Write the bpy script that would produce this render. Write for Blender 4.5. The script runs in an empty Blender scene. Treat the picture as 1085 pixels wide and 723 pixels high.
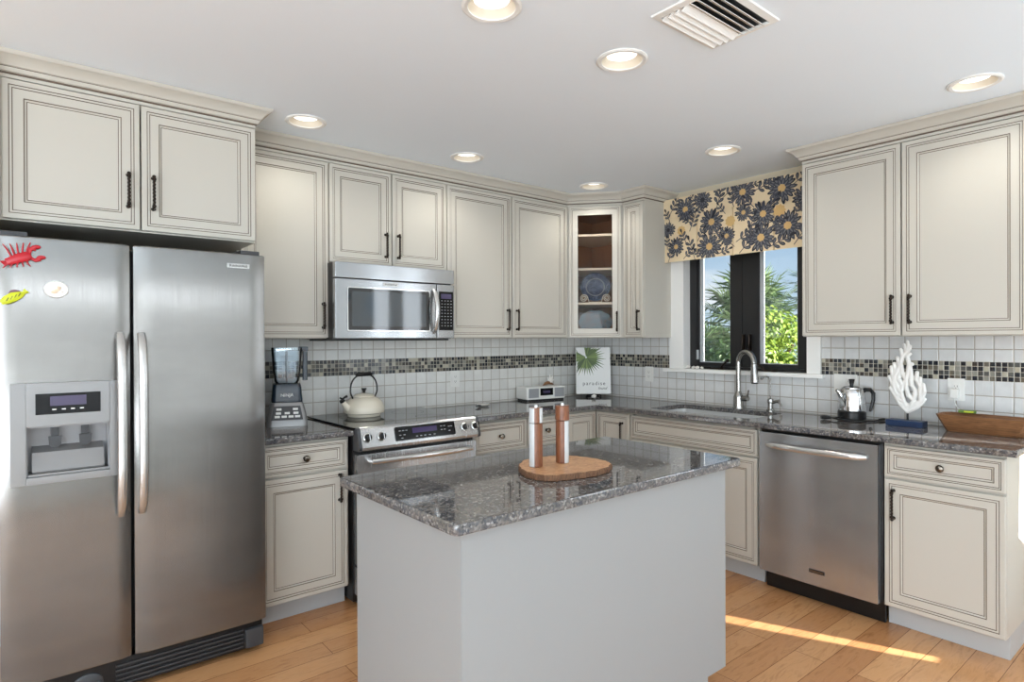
import bpy, bmesh, math, random
from mathutils import Vector, Matrix
PI = math.pi
random.seed(7)
S = bpy.context.scene
COL = S.collection

# ------------------------------------------------------------------ camera, light, exposure
cam = bpy.data.cameras.new('camera')
cam.sensor_width = 36.0
cam.lens = 646.9 * 36.0 / 1085.0
cam.clip_start = 0.05
co = bpy.data.objects.new('camera', cam); COL.objects.link(co)
yaw, pitch, roll = math.radians(50.7102), math.radians(-0.1612), math.radians(-0.2133)
fw = Vector((math.cos(yaw) * math.cos(pitch), math.sin(yaw) * math.cos(pitch), math.sin(pitch)))
r0 = Vector((math.sin(yaw), -math.cos(yaw), 0)); u0 = r0.cross(fw)
rr = r0 * math.cos(roll) + u0 * math.sin(roll); uu = -r0 * math.sin(roll) + u0 * math.cos(roll)
m = Matrix((rr, uu, -fw)).transposed().to_4x4()
m.translation = Vector((-3.8039, -3.5764, 1.3717))
co.matrix_world = m
S.camera = co
S.view_settings.view_transform = 'Standard'
S.view_settings.look = 'None'
S.view_settings.gamma = 1.0
S.view_settings.use_curve_mapping = False
S.view_settings.exposure = 0.12
S.cycles.max_bounces = 10
S.cycles.diffuse_bounces = 7
S.cycles.transparent_max_bounces = 24
S.cycles.sample_clamp_indirect = 6.0
S.cycles.caustics_reflective = False
S.cycles.caustics_refractive = False

SUN_DIR = Vector((-0.202, 0.918, -0.342)).normalized()
sl = bpy.data.lights.new('sun', 'SUN'); sl.energy = 22.0; sl.angle = 0.004; sl.color = (1.0, 0.95, 0.87)
so = bpy.data.objects.new('sun', sl); COL.objects.link(so)
so.rotation_euler = (-SUN_DIR).to_track_quat('Z', 'Y').to_euler()

def area(name, loc, direction, sx, sy, watt, color):
    l = bpy.data.lights.new(name, 'AREA'); l.shape = 'RECTANGLE'; l.size = sx; l.size_y = sy
    l.energy = watt; l.color = color
    o = bpy.data.objects.new(name, l); COL.objects.link(o); o.location = loc
    z = -Vector(direction).normalized()
    x = Vector((1, 0, 0)) if abs(z.z) > 0.9 else Vector((0, 0, 1)).cross(z).normalized()
    y = z.cross(x).normalized(); x = y.cross(z)
    o.rotation_euler = Matrix((x, y, z)).transposed().to_euler()
    return o
# area lamps in place of daylight openings of the unseen room behind the camera
CW = (0.84, 0.92, 1.0)
area('added_front_fill', (-3.7, -8.6, 1.15), (0, 1, 0.0), 7.0, 2.2, 58, CW)  # added fill lamp in front of the closed far wall
area('daylight_transom', (-3.4, -8.55, 2.06), (0, 1, 0.0), 5.6, 0.14, 22, CW)
area('added_side_fill', (-7.1, -4.4, 1.2), (1, 0, 0.35), 3.8, 1.7, 105, CW)  # added fill lamp from the left, tilted up towards the ceiling
area('daylight_casement', (-0.02, -3.85, 1.55), (-1, 0, 0), 0.42, 1.2, 8, CW)
area('daylight_casement', (-0.02, -4.65, 1.55), (-1, 0, 0), 0.42, 1.2, 8, CW)
area('added_floor_uplight', (-6.1, -5.5, 0.05), (0.3, 0.1, 1), 2.2, 6.0, 390, CW)  # added upward lamp on the unseen floor, brightens the ceiling

W = bpy.data.worlds.new('sky'); S.world = W; W.use_nodes = True
nt = W.node_tree; nt.nodes.clear()
def N(t, ty, **kw):
    n = t.nodes.new(ty)
    for k, v in kw.items(): setattr(n, k, v)
    return n
wo = N(nt, 'ShaderNodeOutputWorld'); bg = N(nt, 'ShaderNodeBackground')
tc = N(nt, 'ShaderNodeTexCoord'); sp = N(nt, 'ShaderNodeSeparateXYZ')
rp = N(nt, 'ShaderNodeValToRGB')
rp.color_ramp.elements[0].position = 0.0; rp.color_ramp.elements[0].color = (0.62, 0.78, 0.90, 1)
rp.color_ramp.elements[1].position = 0.35; rp.color_ramp.elements[1].color = (0.13, 0.32, 0.62, 1)
mp = N(nt, 'ShaderNodeMapping'); mp.inputs['Scale'].default_value = (2.2, 2.2, 7.0)
no = N(nt, 'ShaderNodeTexNoise'); no.inputs['Scale'].default_value = 2.1; no.inputs['Detail'].default_value = 7
cr = N(nt, 'ShaderNodeValToRGB'); cr.color_ramp.elements[0].position = 0.52; cr.color_ramp.elements[1].position = 0.66
mx = N(nt, 'ShaderNodeMix', data_type='RGBA'); mx.inputs[7].default_value = (0.85, 0.9, 0.96, 1)
nt.links.new(tc.outputs['Generated'], sp.inputs[0]); nt.links.new(sp.outputs['Z'], rp.inputs[0])
nt.links.new(tc.outputs['Generated'], mp.inputs[0]); nt.links.new(mp.outputs[0], no.inputs['Vector'])
nt.links.new(no.outputs['Fac'], cr.inputs[0]); nt.links.new(cr.outputs[0], mx.inputs[0])
nt.links.new(rp.outputs[0], mx.inputs[6]); nt.links.new(mx.outputs[2], bg.inputs[0])
bg.inputs[1].default_value = 1.0
nt.links.new(bg.outputs[0], wo.inputs[0])

# ------------------------------------------------------------------ materials
def lin(c):
    return tuple(((x / 255.0) / 12.92 if x <= 10 else (((x / 255.0) + 0.055) / 1.055) ** 2.4) for x in c) + (1.0,)
def mat(name, rgb=(200, 200, 200), rough=0.5, metal=0.0, **kw):
    mm = bpy.data.materials.new(name); mm.use_nodes = True
    b = mm.node_tree.nodes['Principled BSDF']
    b.inputs['Base Color'].default_value = lin(rgb)
    b.inputs['Roughness'].default_value = rough; b.inputs['Metallic'].default_value = metal
    for k, v in kw.items(): b.inputs[k].default_value = v
    return mm
def nodes(mm): return mm.node_tree, mm.node_tree.nodes['Principled BSDF']
def coords(t, scale=(1, 1, 1), rot=(0, 0, 0)):
    tc = N(t, 'ShaderNodeTexCoord'); mp = N(t, 'ShaderNodeMapping')
    mp.inputs['Scale'].default_value = scale; mp.inputs['Rotation'].default_value = rot
    t.links.new(tc.outputs['Object'], mp.inputs[0]); return mp.outputs[0]
def noise(t, vec, scale, detail=3, rough=0.5, dist=0.0):
    n = N(t, 'ShaderNodeTexNoise'); n.inputs['Scale'].default_value = scale; n.inputs['Detail'].default_value = detail
    n.inputs['Roughness'].default_value = rough; n.inputs['Distortion'].default_value = dist
    t.links.new(vec, n.inputs['Vector']); return n.outputs['Fac']
def ramp(t, fac, stops, interp='LINEAR'):
    r = N(t, 'ShaderNodeValToRGB'); cr = r.color_ramp; cr.interpolation = interp
    while len(cr.elements) < len(stops): cr.elements.new(0.5)
    for e, (p, c) in zip(cr.elements, stops): e.position = p; e.color = c if len(c) == 4 else lin(c)
    t.links.new(fac, r.inputs[0]); return r.outputs[0]
def mix(t, fac, a, b, mode='MIX'):
    n = N(t, 'ShaderNodeMix', data_type='RGBA', blend_type=mode)
    for s, v in ((0, fac), (6, a), (7, b)):
        if hasattr(v, 'is_linked') or hasattr(v, 'links'): t.links.new(v, n.inputs[s])
        else: n.inputs[s].default_value = v
    return n.outputs[2]
def math_(t, op, a, b=None):
    n = N(t, 'ShaderNodeMath', operation=op)
    for s, v in ((0, a), (1, b)):
        if v is None: continue
        if hasattr(v, 'links'): t.links.new(v, n.inputs[s])
        else: n.inputs[s].default_value = v
    return n.outputs[0]
def bump(t, b, h, strength=0.1, dist=0.002):
    n = N(t, 'ShaderNodeBump'); n.inputs['Strength'].default_value = strength; n.inputs['Distance'].default_value = dist
    t.links.new(h, n.inputs['Height']); t.links.new(n.outputs[0], b.inputs['Normal'])

PAINT = mat('cream_paint', (190, 186, 176), 0.42)
GLAZE = mat('brown_glaze', (98, 86, 74), 0.55)
TOEK = mat('toe_kick_paint', (178, 180, 180), 0.5)
ISLP = mat('island_paint', (150, 152, 152), 0.5)
CEIL = mat('ceiling_paint', (236, 245, 253), 0.9)
WALLP = mat('wall_paint', (205, 194, 172), 0.85)
ADDED_CARPET = mat('added_pale_carpet', (200, 197, 190), 0.95)
ROOMP = mat('room_paint', (205, 203, 198), 0.9)
TRIM = mat('white_trim', (236, 236, 233), 0.4)
CABWOOD = mat('cabinet_interior_wood', (140, 102, 68), 0.5)
SHELFW = mat('shelf_edge_maple', (225, 205, 180), 0.5)
BRONZE = mat('dark_bronze', (52, 45, 40), 0.32, 0.9)
PEWTER = mat('pewter_knob', (125, 118, 108), 0.25, 1.0)
BLACK = mat('black_plastic', (14, 14, 15), 0.35)
GLOSSB = mat('gloss_black', (8, 8, 10), 0.05, **{'Specular IOR Level': 0.9})
PANELB = mat('panel_black', (9, 9, 11), 0.15, **{'Specular IOR Level': 0.25})
DARKG = mat('dark_grey_plastic', (58, 60, 63), 0.4)
GREYP = mat('grey_plastic', (150, 152, 155), 0.35)
SILVER = mat('silver_plastic', (142, 142, 142), 0.32, 0.5)
CHROME = mat('chrome', (215, 215, 215), 0.09, 1.0)
NICKEL = mat('brushed_nickel', (170, 168, 164), 0.22, 1.0)
WHITE = mat('white_gloss', (232, 232, 228), 0.25)
WHITEM = mat('white_matte', (235, 233, 228), 0.7)
IVORY = mat('ivory_enamel', (222, 214, 196), 0.12)
NAVY = mat('navy_paint', (24, 48, 84), 0.4)
SCREEN = mat('microwave_screen', (58, 64, 68), 0.05, **{'Specular IOR Level': 0.9})
LCD = mat('lcd_screen', (70, 62, 92), 0.15)
LCDV = mat('lcd_violet', (50, 36, 80), 0.1)
WINBLK = mat('window_black_frame', (24, 24, 25), 0.4)
ALUM = mat('window_spacer', (190, 195, 198), 0.35, 0.3)
SINKM = mat('sink_steel', (214, 216, 216), 0.3, 0.35)
RED = mat('red_enamel', (176, 16, 34), 0.3)
YELG = mat('yellow_green', (196, 204, 30), 0.4)
OLIVE = mat('olive_green', (96, 104, 30), 0.5)
PURP = mat('purple_brown', (120, 84, 100), 0.5)
BARK = mat('bark', (84, 66, 50), 0.9)
PALMT = mat('palm_trunk', (120, 104, 86), 0.9)
INK = mat('dark_ink', (60, 58, 56), 0.6)
GREENP = mat('green_packet', (96, 128, 40), 0.5)
COLLAR = mat('blender_collar', (26, 40, 54), 0.25)
STEM = mat('fabric_stem', (70, 72, 84), 0.85)
BLUEF = mat('fabric_navy', (64, 67, 78), 0.85)
BLUED = mat('fabric_dark', (42, 44, 52), 0.85)
BLUEL = mat('fabric_slate', (112, 112, 114), 0.85)
GOLDF = mat('fabric_gold', (206, 172, 116), 0.85)
SEAM = mat('fabric_seam', (120, 98, 66), 0.9)

def steel(name, rgb=(183, 186, 189), rough=0.22, vertical=False, turn=0.25):
    mm = mat(name, rgb, rough, 0.82); t, b = nodes(mm)
    v = coords(t, (3, 3, 260) if vertical else (260, 260, 3))
    n = noise(t, v, 1.0, 4, 0.6)
    t.links.new(ramp(t, n, [(0.25, (rough - .04,) * 3 + (1,)), (0.8, (rough + .05,) * 3 + (1,))]), b.inputs['Roughness'])
    v2 = coords(t, (1.5, 1.5, 3)); n2 = noise(t, v2, 2.0, 4, 0.6)
    a = lin(rgb); c = tuple(x * 0.88 for x in a[:3]) + (1,)
    t.links.new(ramp(t, n2, [(0.35, c), (0.65, a)]), b.inputs['Base Color'])
    bump(t, b, n, 0.02, 0.0004)
    b.inputs['Anisotropic'].default_value = 0.88
    b.inputs['Anisotropic Rotation'].default_value = turn
    tg = N(t, 'ShaderNodeTangent', direction_type='RADIAL', axis='Z'); t.links.new(tg.outputs[0], b.inputs['Tangent'])
    return mm
STEEL = steel('brushed_steel')
STEELF = steel('refrigerator_steel', (132, 130, 127), 0.2, False, 0.0)
STEELH = steel('handle_steel', (214, 214, 212), 0.22)
STEELD = steel('range_steel', (186, 186, 186), 0.25)

def granite():
    mm = mat('granite', (110, 100, 92), 0.035); t, b = nodes(mm)
    v = coords(t)
    big = noise(t, v, 5.0, 6, 0.62, 0.8)
    mid = noise(t, v, 38.0, 6, 0.72)
    vo = N(t, 'ShaderNodeTexVoronoi'); vo.inputs['Scale'].default_value = 150; t.links.new(v, vo.inputs['Vector'])
    sep = N(t, 'ShaderNodeSeparateColor'); t.links.new(vo.outputs['Color'], sep.inputs[0])
    base = ramp(t, big, [(0.30, (66, 64, 66)), (0.44, (126, 112, 98)), (0.54, (92, 92, 96)), (0.70, (158, 146, 130))])
    c = mix(t, 0.5, base, ramp(t, mid, [(0.36, (38, 38, 42)), (0.46, (102, 98, 95)), (0.60, (182, 174, 162))]))
    c = mix(t, 0.5, c, ramp(t, sep.outputs[0], [(0.0, (22, 26, 36)), (0.28, (62, 72, 88)), (0.62, (118, 114, 108)), (0.88, (156, 148, 138)), (1.0, (220, 217, 212))]))
    c = mix(t, 1.0, c, (0.66, 0.68, 0.72, 1), 'MULTIPLY')
    t.links.new(c, b.inputs['Base Color']); b.inputs['Specular IOR Level'].default_value = 0.9
    return mm
GRANITE = granite()

def tiles(name, axis, pitch, u_off, z_off, gap, rgb, grout, mosaic=False):
    mm = mat(name, rgb, 0.3); t, b = nodes(mm)
    tc = N(t, 'ShaderNodeTexCoord'); s = N(t, 'ShaderNodeSeparateXYZ'); t.links.new(tc.outputs['Object'], s.inputs[0])
    u = math_(t, 'DIVIDE', math_(t, 'SUBTRACT', s.outputs[axis], u_off), pitch)
    w = math_(t, 'DIVIDE', math_(t, 'SUBTRACT', s.outputs['Z'], z_off), pitch)
    g = gap / pitch / 2
    ms = []
    for q in (u, w):
        f = math_(t, 'SUBTRACT', math_(t, 'FRACT', q), 0.5)
        ms.append(math_(t, 'ABSOLUTE', f))
    mxx = math_(t, 'MAXIMUM', ms[0], ms[1])
    groutm = math_(t, 'GREATER_THAN', mxx, 0.5 - g)
    cb = N(t, 'ShaderNodeCombineXYZ')
    t.links.new(math_(t, 'FLOOR', u), cb.inputs[0]); t.links.new(math_(t, 'FLOOR', w), cb.inputs[1])
    wn = N(t, 'ShaderNodeTexWhiteNoise', noise_dimensions='2D'); t.links.new(cb.outputs[0], wn.inputs['Vector'])
    if mosaic:
        col = ramp(t, wn.outputs['Value'], [(0.0, (40, 42, 46)), (0.2, (72, 72, 70)), (0.34, (30, 34, 42)), (0.46, (104, 98, 86)),
              (0.56, (140, 138, 128)), (0.70, (88, 88, 84)), (0.80, (176, 170, 152)), (0.92, (58, 52, 46))], 'CONSTANT')
        b.inputs['Roughness'].default_value = 0.12
    else:
        a = lin(rgb)
        nn = noise(t, tc.outputs['Object'], 22.0, 4, 0.6)
        c1 = ramp(t, wn.outputs['Value'], [(0.0, tuple(x * .93 for x in a[:3]) + (1,)), (1.0, tuple(min(1, x * 1.05) for x in a[:3]) + (1,))])
        col = mix(t, 1.0, c1, ramp(t, nn, [(0.3, (0.92, 0.92, 0.92, 1)), (0.7, (1, 1, 1, 1))]), 'MULTIPLY')
    t.links.new(mix(t, groutm, col, lin(grout)), b.inputs['Base Color'])
    edge = ramp(t, mxx, [(max(0.0, 0.5 - g * 2.4), (1, 1, 1, 1)), (0.5 - g * .6, (0, 0, 0, 1))])
    bump(t, b, edge, 0.5, 0.002)
    return mm
TILEB = tiles('field_tile_back', 'X', 0.0785, -1.869, 1.155, 0.005, (222, 222, 218), (172, 165, 154))
TILER = tiles('field_tile_right', 'Y', 0.0785, -2.504, 1.155, 0.005, (216, 217, 216), (168, 161, 150))
MOSB = tiles('mosaic_back', 'X', 0.0243, -1.869, 1.152, 0.003, (90, 90, 90), (178, 172, 158), True)
MOSR = tiles('mosaic_right', 'Y', 0.0243, -2.504, 1.152, 0.003, (90, 90, 90), (178, 172, 158), True)

def floor_mat():
    mm = mat('maple_floor', (196, 148, 100), 0.2); t, b = nodes(mm)
    v = coords(t)
    br = N(t, 'ShaderNodeTexBrick'); br.offset = 0.37; br.inputs['Scale'].default_value = 1.0
    br.inputs['Brick Width'].default_value = 1.15; br.inputs['Row Height'].default_value = 0.127
    br.inputs['Mortar Size'].default_value = 0.0012; br.inputs['Bias'].default_value = 0.0
    br.inputs['Color1'].default_value = lin((208, 158, 110)); br.inputs['Color2'].default_value = lin((184, 132, 88))
    br.inputs['Mortar'].default_value = lin((104, 66, 38)); t.links.new(v, br.inputs['Vector'])
    g = noise(t, coords(t, (1.6, 9, 1)), 3.0, 6, 0.65, 1.6)
    c = mix(t, 0.75, br.outputs['Color'], ramp(t, g, [(0.3, (0.62, 0.55, 0.5, 1)), (0.5, (1, 1, 1, 1)), (0.72, (0.9, 0.84, 0.78, 1))]), 'MULTIPLY')
    t.links.new(c, b.inputs['Base Color'])
    return mm
FLOORM = floor_mat()

def wood(name, c1, c2, scale=(2, 2, 14), rough=0.45):
    mm = mat(name, c1, rough); t, b = nodes(mm)
    n = noise(t, coords(t, scale), 6.0, 6, 0.6, 1.2)
    t.links.new(ramp(t, n, [(0.3, c2), (0.62, c1)]), b.inputs['Base Color']); return mm
WALNUT = wood('walnut', (134, 80, 48), (84, 48, 28), (60, 60, 4), 0.35)
OLIVEW = wood('olive_wood', (196, 152, 110), (146, 98, 66), (6, 14, 6), 0.4)
BARKW = wood('live_edge_bark', (128, 92, 66), (66, 46, 34), (30, 30, 8), 0.85)
TRAYW = wood('tray_wood', (150, 104, 66), (96, 62, 38), (2, 20, 34), 0.5)
INTW = wood('interior_wood', (158, 106, 66), (126, 80, 48), (14, 14, 2), 0.5)
FABRIC = mat('fabric_sand', (224, 205, 170), 0.9)
BLADE = mat('spoon_rest', (226, 224, 218), 0.3)
def plate_mat():
    mm = mat('blue_glaze', (40, 56, 96), 0.25); t, b = nodes(mm)
    n = noise(t, coords(t), 22.0, 5, 0.6, 1.5)
    t.links.new(ramp(t, n, [(0.36, (16, 22, 42)), (0.5, (34, 46, 76)), (0.62, (84, 92, 112)), (0.68, (50, 44, 50))]), b.inputs['Base Color']); return mm
def platter_mat():
    mm = mat('teal_brown_glaze', (70, 90, 100), 0.12); t, b = nodes(mm)
    b.inputs['Roughness'].default_value = 0.4; n = noise(t, coords(t), 26.0, 5, 0.6, 1.0)
    t.links.new(ramp(t, n, [(0.38, (26, 44, 56)), (0.5, (62, 88, 98)), (0.58, (74, 50, 38)), (0.7, (44, 32, 30))]), b.inputs['Base Color']); return mm
PLATEM, PLATTERM = plate_mat(), platter_mat()
def leafm(name, c1, c2, trans=0.25):
    mm = mat(name, c1, 0.45); t, b = nodes(mm)
    g = N(t, 'ShaderNodeNewGeometry')
    t.links.new(ramp(t, g.outputs['Random Per Island'], [(0.0, c2), (1.0, c1)]), b.inputs['Base Color'])
    tr = N(t, 'ShaderNodeBsdfTranslucent'); tr.inputs[0].default_value = lin(c1)
    ms = N(t, 'ShaderNodeMixShader'); ms.inputs[0].default_value = trans
    out = t.nodes['Material Output']
    t.links.new(b.outputs[0], ms.inputs[1]); t.links.new(tr.outputs[0], ms.inputs[2]); t.links.new(ms.outputs[0], out.inputs[0])
    return mm
LEAFA = leafm('bush_leaf', (158, 180, 76), (58, 96, 38), 0.3)
LEAFB = leafm('dark_leaf', (108, 134, 76), (50, 76, 46), 0.25)
PALML = leafm('palm_leaf', (128, 150, 104), (54, 80, 52), 0.22)
PRINTG = leafm('printed_palm', (120, 142, 70), (62, 84, 40), 0.0)
def glass(name, tint=(1, 1, 1, 1), f0=1.45):
    mm = bpy.data.materials.new(name); mm.use_nodes = True; t = mm.node_tree; t.nodes.clear()
    o = N(t, 'ShaderNodeOutputMaterial'); ms = N(t, 'ShaderNodeMixShader'); fr = N(t, 'ShaderNodeFresnel')
    fr.inputs[0].default_value = f0
    tr = N(t, 'ShaderNodeBsdfTransparent'); tr.inputs[0].default_value = tint
    gl = N(t, 'ShaderNodeBsdfGlossy'); gl.inputs['Roughness'].default_value = 0.02
    t.links.new(fr.outputs[0], ms.inputs[0]); t.links.new(tr.outputs[0], ms.inputs[1]); t.links.new(gl.outputs[0], ms.inputs[2])
    t.links.new(ms.outputs[0], o.inputs[0]); return mm
GLASS = glass('clear_glass', (0.97, 0.98, 0.98, 1))
CABGLASS = glass('cabinet_glass', (0.95, 0.95, 0.95, 1), 1.25)
JARG = glass('jar_plastic', (0.90, 0.94, 0.97, 1), 1.7)
ACRYL = mat('clear_acrylic', (196, 199, 200), 0.15)
def emit(name, rgb, s):
    mm = bpy.data.materials.new(name); mm.use_nodes = True; b = mm.node_tree.nodes['Principled BSDF']
    b.inputs['Base Color'].default_value = lin((240, 240, 235)); b.inputs['Emission Color'].default_value = lin(rgb); b.inputs['Emission Strength'].default_value = s
    return mm
LAMP = emit('lamp_lens', (255, 247, 232), 1.7)
BAFFLE = mat('lamp_baffle', (226, 218, 202), 0.6)

# ------------------------------------------------------------------ mesh helpers
def offset_poly(pts, d):
    """inset (d > 0) a counter-clockwise polygon"""
    n = len(pts); out = []
    for i in range(n):
        p0, p1, p2 = Vector(pts[i - 1]), Vector(pts[i]), Vector(pts[(i + 1) % n])
        a = (p1 - p0).normalized(); b = (p2 - p1).normalized()
        na, nb = Vector((-a.y, a.x)), Vector((-b.y, b.x))
        k = na + nb
        if k.length < 1e-6: out.append(tuple(p1 + na * d)); continue
        k.normalize(); c = max(k.dot(na), 0.25)
        out.append(tuple(p1 + k * (d / c)))
    return out
def rect(x0, x1, y0, y1): return [(x0, y0), (x1, y0), (x1, y1), (x0, y1)]
def rrect(x0, x1, y0, y1, r, n=5):
    out = []
    for cx, cy, a0 in ((x1 - r, y0 + r, -PI / 2), (x1 - r, y1 - r, 0), (x0 + r, y1 - r, PI / 2), (x0 + r, y0 + r, PI)):
        for k in range(n + 1):
            a = a0 + PI / 2 * k / n; out.append((cx + r * math.cos(a), cy + r * math.sin(a)))
    return out
def circle(cx, cy, r, n=32): return [(cx + r * math.cos(2 * PI * k / n), cy + r * math.sin(2 * PI * k / n)) for k in range(n)]

class MB:
    def __init__(self): self.bm = bmesh.new()
    def face(self, pts, mi=0):
        vs = [self.bm.verts.new(p) for p in pts]
        try:
            f = self.bm.faces.new(vs); f.material_index = mi; return f
        except ValueError: return None
    def rings(self, rings, mats=0, cap0=True, cap1=True, closed=True):
        rv = [[self.bm.verts.new(p) for p in r] for r in rings]
        n = len(rings[0])
        for k in range(len(rv) - 1):
            mi = mats if isinstance(mats, int) else mats[k]
            for i in range(n if closed else n - 1):
                j = (i + 1) % n
                f = self.bm.faces.new((rv[k][i], rv[k][j], rv[k + 1][j], rv[k + 1][i])); f.material_index = mi
        m0 = mats if isinstance(mats, int) else mats[0]; m1 = mats if isinstance(mats, int) else mats[-1]
        if cap0: f = self.bm.faces.new(list(reversed(rv[0]))); f.material_index = m0
        if cap1: f = self.bm.faces.new(rv[-1]); f.material_index = m1
        return rv
    def box(self, x0, x1, y0, y1, z0, z1, mi=0, bev=0.0):
        x0, x1 = min(x0, x1), max(x0, x1); y0, y1 = min(y0, y1), max(y0, y1); z0, z1 = min(z0, z1), max(z0, z1)
        r = bmesh.ops.create_cube(self.bm, size=1.0); vs = r['verts']
        for v in vs:
            v.co = Vector((x0 if v.co.x < 0 else x1, y0 if v.co.y < 0 else y1, z0 if v.co.z < 0 else z1))
        fs = set(f for v in vs for f in v.link_faces)
        for f in fs: f.material_index = mi
        if bev > 0:
            es = list(set(e for v in vs for e in v.link_edges))
            bmesh.ops.bevel(self.bm, geom=es, offset=bev, segments=2, profile=0.7, affect='EDGES')
        return vs
    def slab(self, outline, z0, z1, r=0.004, holes=(), mi=0, mtop=None):
        """outline (counter-clockwise) extruded with rounded edges, optional straight holes"""
        mtop = mi if mtop is None else mtop
        prof = [(r, z0), (r * .3, z0 + r * .3), (0, z0 + r), (0, z1 - r), (r * .3, z1 - r * .3), (r, z1)]
        rv = self.rings([[(p[0], p[1], z) for p in offset_poly(outline, d)] for d, z in prof], mi, False, False)
        hv = [[[self.bm.verts.new((p[0], p[1], z)) for p in h] for z in (z0, z1)] for h in holes]
        for a, b in hv:
            n = len(a)
            for i in range(n):
                f = self.bm.faces.new((a[(i + 1) % n], a[i], b[i], b[(i + 1) % n])); f.material_index = mi
        for k, loop, up in ((0, rv[0], False), (1, rv[-1], True)):
            if not holes:
                f = self.bm.faces.new(loop if up else list(reversed(loop))); f.material_index = mtop if up else mi
            else:
                es = []
                for lp in [loop] + [h[k] for h in hv]:
                    for i in range(len(lp)):
                        e = self.bm.edges.get((lp[i], lp[(i + 1) % len(lp)])) or self.bm.edges.new((lp[i], lp[(i + 1) % len(lp)])); es.append(e)
                res = bmesh.ops.triangle_fill(self.bm, edges=es, use_beauty=True, normal=(0, 0, 1 if up else -1))
                for g in res['geom']:
                    if isinstance(g, bmesh.types.BMFace): g.material_index = mtop if up else mi
    def xf(self, start, mtx):
        """move the verts added since index start"""
        self.bm.verts.ensure_lookup_table()
        for v in self.bm.verts[start:]: v.co = mtx @ v.co
    def mark(self): self.bm.verts.ensure_lookup_table(); return len(self.bm.verts)
    def tube(self, path, rad, n=10, mi=0, cap=True, twist=0.0, lobes=0, amp=0.0, squash=None, ref=None):
        P = [Vector(p) for p in path]; k = len(P)
        R = [rad] * k if isinstance(rad, (int, float)) else list(rad)
        rings = []; ref = Vector(ref) if ref else None
        for i in range(k):
            t = (P[min(i + 1, k - 1)] - P[max(i - 1, 0)])
            t = t.normalized() if t.length > 1e-9 else Vector((0, 0, 1))
            if ref is None:
                ref = Vector((1, 0, 0)) if abs(t.x) < 0.8 else Vector((0, 1, 0))
            a = (ref - t * ref.dot(t)); a = a.normalized() if a.length > 1e-6 else t.orthogonal().normalized()
            ref = a; b = t.cross(a)
            ring = []
            for j in range(n):
                th = 2 * PI * j / n
                rr_ = R[i] * (1 + amp * math.cos(lobes * (th - twist * i))) if lobes else R[i]
                sx, sy = squash if squash else (1, 1)
                ring.append(tuple(P[i] + a * (rr_ * math.cos(th) * sx) + b * (rr_ * math.sin(th) * sy)))
            rings.append(ring)
        self.rings(rings, mi, cap, cap)
    def lathe(self, prof, c=(0, 0, 0), n=32, mi=0, axis='Z', cap0=True, cap1=True, sx=1.0, sy=1.0, mats=None):
        rings = []
        for r, h in prof:
            ring = []
            for j in range(n):
                a = 2 * PI * j / n; x, y = r * math.cos(a) * sx, r * math.sin(a) * sy
                q = {'Z': (x, y, h), 'Y': (x, h, y), 'X': (h, x, y), '-Y': (x, -h, -y)}[axis]
                ring.append((c[0] + q[0], c[1] + q[1], c[2] + q[2]))
            rings.append(ring)
        self.rings(rings, mats if mats else mi, cap0 and prof[0][0] > 1e-6, cap1 and prof[-1][0] > 1e-6)
    def ball(self, c, r, mi=0, n=12, s=(1, 1, 1)):
        vs = bmesh.ops.create_uvsphere(self.bm, u_segments=n, v_segments=max(6, n // 2), radius=r)['verts']
        for v in vs: v.co = Vector((v.co.x * s[0] + c[0], v.co.y * s[1] + c[1], v.co.z * s[2] + c[2]))
        for f in set(f for v in vs for f in v.link_faces): f.material_index = mi
    def panel(self, x0, z0, w, h, y, prof, fill=True, mi_fill=0):
        """raised-frame front facing -Y; prof = (inset, out, material of band before this ring)"""
        rings = []; mats = []
        for k, (i, o, mi) in enumerate(prof):
            rings.append([(x0 + i, y - o, z0 + i), (x0 + w - i, y - o, z0 + i), (x0 + w - i, y - o, z0 + h - i), (x0 + i, y - o, z0 + h - i)])
            if k: mats.append(mi)
        rv = self.rings(rings, mats, fill, False)
        if fill: f = self.bm.faces.new(rv[-1]); f.material_index = mi_fill
        else:
            n = 4
            for i in range(n):
                f = self.bm.faces.new((rv[-1][i], rv[-1][(i + 1) % n], rv[0][(i + 1) % n], rv[0][i])); f.material_index = 0
    def build(self, name, mats, parent=None, angle=35, recalc=True):
        if recalc: bmesh.ops.recalc_face_normals(self.bm, faces=self.bm.faces[:])
        me = bpy.data.meshes.new(name); self.bm.to_mesh(me); self.bm.free()
        for mm in (mats if isinstance(mats, (list, tuple)) else [mats]): me.materials.append(mm)
        if angle:
            for p in me.polygons: p.use_smooth = True
            me.set_sharp_from_angle(angle=math.radians(angle))
        o = bpy.data.objects.new(name, me); COL.objects.link(o)
        if parent: o.parent = parent
        if angle and angle > 5:
            wn = o.modifiers.new('area_normals', 'WEIGHTED_NORMAL'); wn.keep_sharp = True; wn.weight = 80
        return o

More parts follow.
